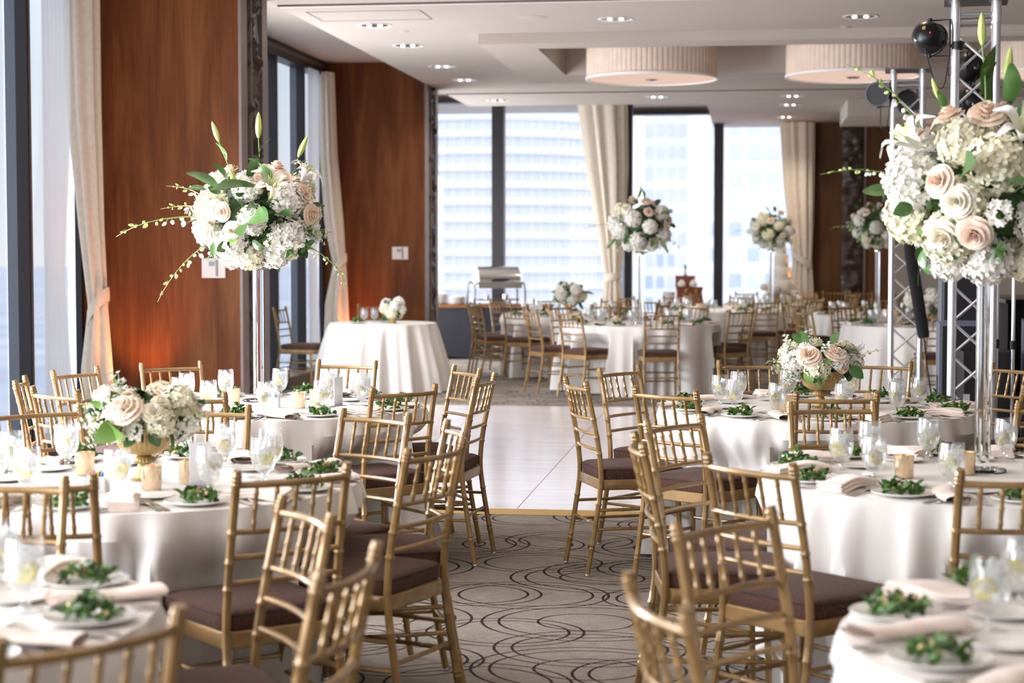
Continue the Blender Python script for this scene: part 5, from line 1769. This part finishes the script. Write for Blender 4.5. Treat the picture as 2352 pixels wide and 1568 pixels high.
speaker(1.54, 12.92, -.05, .36, .46, 0.0, 1.02, 'lower grey-sided loudspeaker box behind the near truss')
speaker(1.54, 12.92, -.05, .34, .44, 1.021, .60, 'upper grey-sided loudspeaker box behind the near truss')
speaker(2.13, 12.42, -.12, .50, .46, 0.0, 1.055, 'lower grey-sided loudspeaker box at the frame edge')
speaker(2.13, 12.42, -.12, .46, .44, 1.056, .60, 'upper grey-sided loudspeaker box at the frame edge')
rk = empty('equipment_case', (1.60, 12.22, 0))
rk.scale = (.62, 1, .95)
obj('case', MB().box(-.26, .26, -.22, .22, .10, .80).mesh('case', M['black'], False), rk)
obj('lid', MB().box(-.27, .27, -.23, .23, .80, .90).mesh('lid', M['black'], False), rk)
for sx in (-.2, .2):
    for sy in (-.16, .16): obj('caster', MB().lathe([(0, 0), (.035, 0), (.035, .099), (0, .099)], 14, c=(sx, sy, 0)).mesh('caster', M['black'], True), rk)
for z in (.25, .5): obj('corner_fitting', MB().box(-.268, -.20, -.228, -.221, z, z + .10).mesh('corner_fitting', M['alu'], False), rk)
tag(rk, 'black equipment case with metal fittings behind the near truss', 'case')
dj = empty('covered_table', (2.24, 13.42, 0))
dj.scale = (1, 1, 1.15)
obj('black_cover', MB().box(-.36, .36, -.30, .30, .005, 1.00).mesh('black_cover', M['blackcloth'], False), dj)
obj('top_board', MB().box(-.38, .38, -.32, .32, 1.0, 1.025).mesh('top_board', M['black'], False), dj)
tag(dj, 'black draped equipment table past the near truss', 'table')
for i, (x, y, h) in enumerate(((1.62, 11.80, 1.62), (1.735, 11.86, 1.60))):
    t = empty('microphone_stand', (x, y, 0))
    obj('pole', MB().tube([(0, 0, .03), (0, 0, h)], .0125, 10).mesh('pole', M['chrome'], True), t)
    obj('base', MB().lathe([(0, 0), (.055, 0), (.055, .015), (.02, .035), (0, .035)], 28).mesh('base', M['black'], True), t)
    obj('clutch', MB().tube([(0, 0, h * .55), (0, 0, h * .55 + .06)], .019, 10).mesh('clutch', M['black']), t)
    tag(t, ('first' if i == 0 else 'second') + ' thin chrome pole stand past the near truss', 'stand', 'chrome pole stands')

# ------------------------------------------------------------------ buffet
def buffet(x0, x1, y0, y1, label):
    t = empty('buffet_table', ((x0 + x1) / 2, (y0 + y1) / 2, 0))
    w, d = (x1 - x0) / 2, (y1 - y0) / 2
    obj('top', MB().box(-w - .02, w + .02, -d - .02, d + .02, .735, .777).mesh('top', M['wood_top'], False), t)
    mb = MB()
    per = [(-w, -d), (w, -d), (w, d), (-w, d)]

    def fn(u, v):
        k = u * 4; i = int(k) % 4; f = k - int(k)
        a, b = per[i], per[(i + 1) % 4]
        z = .735 * (1 - v) + .0 * v
        arch = 0.035 * max(0, math.sin(f * PI)) ** .6 * v
        return (a[0] * (1 - f) + b[0] * f, a[1] * (1 - f) + b[1] * f, max(.004, z + arch * (1 if v > .98 else 0)))
    mb.grid(48, 8, fn, closed_u=True)
    obj('skirt', mb.mesh('skirt', M['navyskirt'], False), t)
    return tag(t, label, 'table', 'black skirted buffet tables')


buffet(-5.00, -3.90, 24.52, 25.2, 'black skirted buffet table beside the far pier')
buffet(-3.86, -2.84, 24.60, 25.28, 'black skirted buffet table under the chafing dish, behind chairs')
cf = empty('chafing_dish', (-3.62, 24.92, .777), .42)
cf.scale = (1, 1, 1.16)
ro = MB()


def rollf(u, v):
    a = PI * (.02 + .96 * v)
    return ((u - .5) * .62, -.20 * math.cos(a), .275 + .20 * math.sin(a))


ro.grid(10, 22, rollf)
ends = MB()
for s_ in (-.31, .31):
    vs = [(s_, -.20 * math.cos(PI * k / 20), .275 + .20 * math.sin(PI * k / 20)) for k in range(21)]
    ends.add(vs, [tuple(range(21)) if s_ > 0 else tuple(reversed(range(21)))])
obj('roll_lid', ro.mesh('roll_lid', M['cutlery'], True), cf)
obj('lid_end', ends.mesh('lid_end', M['cutlery'], False), cf)
obj('water_pan', MB().box(-.325, .325, -.215, .215, .20, .28).mesh('water_pan', M['cutlery'], False), cf)
for sx in (-1, 1):
    for sy in (-1, 1):
        obj('leg', MB().tube(smooth_path([(sx * .32, sy * .20, .27), (sx * .36, sy * .20, .25), (sx * .375, sy * .20, .14), (sx * .375, sy * .20, 0)], 5), .013, 8).mesh('leg', M['steel_plate']), cf)
obj('shelf', MB().box(-.30, .30, -.18, .18, .05, .065).mesh('shelf', M['steel_plate'], False), cf)
for x in (-.14, .14): obj('burner', MB().lathe([(0, .066), (.045, .066), (.045, .12), (0, .12)], 18, c=(x, 0, 0)).mesh('burner', M['cutlery'], True), cf)
obj('handle', MB().tube(smooth_path([(-.12, -.205, .30), (-.10, -.245, .31), (.10, -.245, .31), (.12, -.205, .30)], 5), .009, 8).mesh('handle', M['black']), cf)
tag(cf, 'silver roll-top chafing dish on the buffet before the far window', 'chafing dish')
DISC = MB().lathe([(0, .0), (.07, .0), (.125, .012), (.127, .016), (.07, .008), (0, .007)], 28).mesh('stacked_plate', M['china'], True)
for i, (x, y, n, l_) in enumerate(((-4.42, 24.85, 11, 'taller stack of white plates'), (-4.16, 24.8, 8, 'shorter stack of white plates'))):
    for k in range(n):
        put('dinner_plate', DISC, x, y, .7775 + .0135 * k, 0, '%s white plate from the bottom of the %s on the buffet' % (('first', 'second', 'third', 'fourth', 'fifth', 'sixth', 'seventh', 'eighth', 'ninth', 'tenth', 'eleventh')[k], 'taller stack' if i == 0 else 'shorter stack'), 'plate', l_ + ' on the buffet')

# ------------------------------------------------------------------ cake and box tables by the far windows
def small_table(x, y, r, label, cloth='cloth'):
    t = empty('round_table', (x, y, 0))
    obj('tabletop', MB().lathe([(0, .715), (r - .02, .715), (r - .02, .744), (0, .744)], 36).mesh('tabletop', table_wood, False), t)
    obj('pedestal', MB().tube([(0, 0, 0), (0, 0, .716)], .04, 12).mesh('pedestal', M['frame']), t)
    tag(t, 'round pedestal ' + label, 'table')
    mb = MB()

    def fn(u, v):
        a = 2 * PI * u
        if v < .12: return (r * v / .12 * math.cos(a), r * v / .12 * math.sin(a), .75)
        q = (v - .12) / .88
        rr_ = r + .05 * q + .03 * q * math.sin(13 * a + 1)
        return (rr_ * math.cos(a), rr_ * math.sin(a), .75 - .738 * q)
    mb.grid(120, 16, fn, closed_u=True)
    c = obj('tablecloth', mb.mesh('tablecloth', M['cloth'], True), None, (x, y, 0))
    tag(c, 'ivory cloth over the ' + label, 'tablecloth', 'ivory tablecloths')


small_table(.48, 27.45, .42, 'cake table at the far window')
ck = empty('wedding_cake', (.48, 27.40, .752))
obj('stand', MB().lathe([(0, 0), (.24, 0), (.25, .03), (.22, .05), (.235, .12), (.25, .135), (0, .135)], 40, rib=18, ribamp=.012).mesh('stand', M['goldbowl'], True), ck)
zz = .136
for i, (r, h) in enumerate(((.205, .21), (.165, .20), (.125, .19), (.085, .16))):
    obj('cake_tier', MB().lathe([(0, 0), (r * .97, 0), (r, .01), (r, h - .012), (r * .96, h), (0, h)], 40).mesh('cake_tier', M['cake'], True), ck, (0, 0, zz)); zz += h + .001
for k in range(11):
    a = k * .62 + 2.6
    o = obj('sugar_flower', FL['hydw%d' % (k % 3)] if k % 2 else FL['rosec%d' % (k % 2)], ck, (.245 * math.cos(a), .245 * math.sin(a), .19 + .05 * math.sin(k * 2.2)), (math.sin(a), 0, k), (.8, .8, .8))
tag(ck, 'white tiered wedding cake lit orange on a gold stand', 'cake')
small_table(-.95, 26.9, .40, 'box table at the far window')
bx = empty('keepsake_box', (-.91, 26.85, .752), .1)
obj('box', MB().box(-.19, .19, -.13, .13, 0, .20).mesh('box', M['redbox'], False), bx)
obj('box_lid', MB().box(-.20, .20, -.14, .14, .20, .245).mesh('box_lid', M['redbox'], False), bx)
for s_ in (-.06, .09): obj('clasp', MB().box(s_ - .02, s_ + .02, -.146, -.14, .15, .22).mesh('clasp', M['goldbowl'], False), bx)
tag(bx, 'lower red-brown box under the smaller one at the far window', 'box')
b2 = empty('keepsake_box', (-.97, 26.87, .998), -.08)
obj('box', MB().box(-.14, .14, -.10, .10, 0, .14).mesh('box', M['redbox'], False), b2)
obj('box_lid', MB().box(-.145, .145, -.105, .105, .14, .17).mesh('box_lid', M['redbox'], False), b2)
tag(b2, 'smaller red-brown box on top of the larger one', 'box')
for s_, xx in enumerate((-1.02, -.84)):
    g = put('seashell', MB().lathe([(0, 0), (.05, .01), (.062, .05), (.03, .10), (0, .115)], 16, rib=7, ribamp=.10).mesh('ornament', M['rose_cream'], True), xx, 26.73, .998, .4, ('first' if s_ == 0 else 'second') + ' pale round ornament on the larger red-brown box', 'ornament', None)
fig = obj('box_finial', MB().lathe([(0, 0), (.03, 0), (.012, .03), (.008, .10), (.022, .13), (.012, .165), (0, .175)], 12).mesh('box_finial', M['leaf_light'], True), None, (-.97, 26.87, 1.169))
tag(fig, 'small green ornament standing on the top red-brown box', 'ornament')
gp = put('gift_pail', MB().lathe([(0, 0), (.08, 0), (.10, .17), (.097, .17), (.078, .01), (0, .01)], 24).mesh('gift_pail', M['china'], True), -1.22, 26.75, .752, 0, 'pale lavender-white pail beside the red-brown boxes', 'pail', None)
for i, x in enumerate((1.30, 1.78)):
    c = copy_tree(far_proto); c.location = (x, 27.55, 0); c.rotation_euler = (0, 0, PI + (.15 if i else -.1))
    tag(c, ('first' if i == 0 else 'second') + ' gold chair standing against the brown far wall', 'chair', 'chairs against the far wall')


# ------------------------------------------------------------------ coloured uplights at the piers
def uplight(x, y, label, color, power, target, angle=70):
    t = empty('uplight', (x, y, 0))
    obj('housing', MB().lathe([(0, .01), (.075, .01), (.08, .03), (.075, .17), (.07, .17), (.07, .12), (0, .12)], 24).mesh('housing', M['black'], True), t)
    obj('lens', MB().lathe([(0, .125), (.068, .125), (.068, .13), (0, .13)], 24).mesh('lens', emat('uplight_lens', color, 6), True), t)
    obj('foot', MB().box(-.08, .08, -.05, .05, 0, .012).mesh('foot', M['black'], False), t)
    tag(t, label, 'uplight', 'coloured uplights')
    s_ = spot('uplight_beam', (x, y, .18), power, color, angle, target, .9, .05)


uplight(-4.62, 12.93, 'small black uplight on the floor at the first wood pier', (1.0, .36, .14), 75, (-4.86, 13.22, 2.1), 75)
uplight(-4.72, 20.80, 'small black uplight on the floor at the second wood pier', (1.0, .33, .12), 50, (-4.95, 21.10, 2.3), 75)
uplight(1.15, 27.0, 'small black uplight on the floor beside the cake table', (1.0, .40, .08), 90, (.45, 27.2, 1.55), 60)

# ------------------------------------------------------------------ beyond the windows: ground, water haze, towers
gm, gnt, gb = new_mat('far_land_and_water')
gb.inputs['Roughness'].default_value = 0.9
gtc = gnt.nodes.new('ShaderNodeTexCoord'); gno = gnt.nodes.new('ShaderNodeTexNoise'); gno.inputs['Scale'].default_value = 0.004; gno.inputs['Detail'].default_value = 8
gnt.links.new(gtc.outputs['Object'], gno.inputs['Vector'])
grp = gnt.nodes.new('ShaderNodeValToRGB')
grp.color_ramp.elements[0].position = .38; grp.color_ramp.elements[0].color = (0.38, 0.42, 0.52, 1)
grp.color_ramp.elements[1].position = .72; grp.color_ramp.elements[1].color = (0.56, 0.59, 0.66, 1)
gnt.links.new(gno.outputs['Fac'], grp.inputs['Fac']); gnt.links.new(grp.outputs[0], gb.inputs['Base Color'])
g = MB().lathe([(0, 0), (500, 0), (3000, 0), (15000, -18), (45000, -160)], 64)
go = obj('ground', g.mesh('ground', gm, True), None, (0, 0, -190))
go['kind'] = 'structure'


def round_tower(x, y, R, z0, z1, floor, label):
    t = empty('round_tower', (x, y, z0))
    obj('glass_shaft', MB().lathe([(R, 0), (R, z1 - z0)], 72).mesh('glass_shaft', M['towerglass'], True), t)
    mb = MB().lathe([(R, 0), (R + .5, 0), (R + .5, floor * .42), (R, floor * .42)], 72)
    me = mb.mesh('floor_band', M['tower'], False)
    n = int((z1 - z0) / floor)
    for k in range(n): obj('floor_band', me, t, (0, 0, k * floor))
    rib = MB().box(R - .05, R + .2, -.18, .18, 0, z1 - z0).mesh('window_rib', M['tower'], False)
    for k in range(40): obj('window_rib', rib, t, (0, 0, 0), (0, 0, -PI * k / 40))
    obj('roof', MB().lathe([(0, z1 - z0), (R + .5, z1 - z0), (R + .5, z1 - z0 + 1), (0, z1 - z0 + 1)], 72).mesh('roof', M['tower'], False), t)
    return tag(t, label, 'building')


def block_tower(x, y, rz, w, d, z0, z1, floor, bay, label, dark_below):
    t = empty('block_tower', (x, y, z0), rz)
    obj('wall', MB().box(-w / 2, w / 2, -d / 2, d / 2, 0, z1 - z0).mesh('wall', M['tower'], False), t)
    pane = MB().box(-bay * .34, bay * .34, -.12, 0, 0, floor * .55)
    me = pane.mesh('window', M['towerglass'], False); md = pane.mesh('window', M['towerglass_dark'], False)
    n = int((z1 - z0) / floor); nb = int(w / bay)
    cnt = 0
    for k in range(n):
        zz = k * floor + floor * .25
        if zz + z0 < -45 or zz + z0 > 75: continue
        for b in range(nb):
            if cnt >= 290: break
            cnt += 1
            obj('window', md if (zz + z0 < dark_below and (k * 7 + b * 3) % 5 < 3) else me, t, (-w / 2 + bay * (b + .5), -d / 2, zz))
    return tag(t, label, 'building')


round_tower(-58, 392, 26.5, -190, 120, 3.6, 'pale round tower of banded floors beyond the far windows')
block_tower(-15.5, 330, .02, 8, 14, -190, 140, 4.0, 2.0, 'narrow pale tower edge beside the window post', 0)
block_tower(2.2, 300, 0, 18, 20, -190, 60, 4.2, 3.0, 'pale block with blue windows behind the cake', 6)
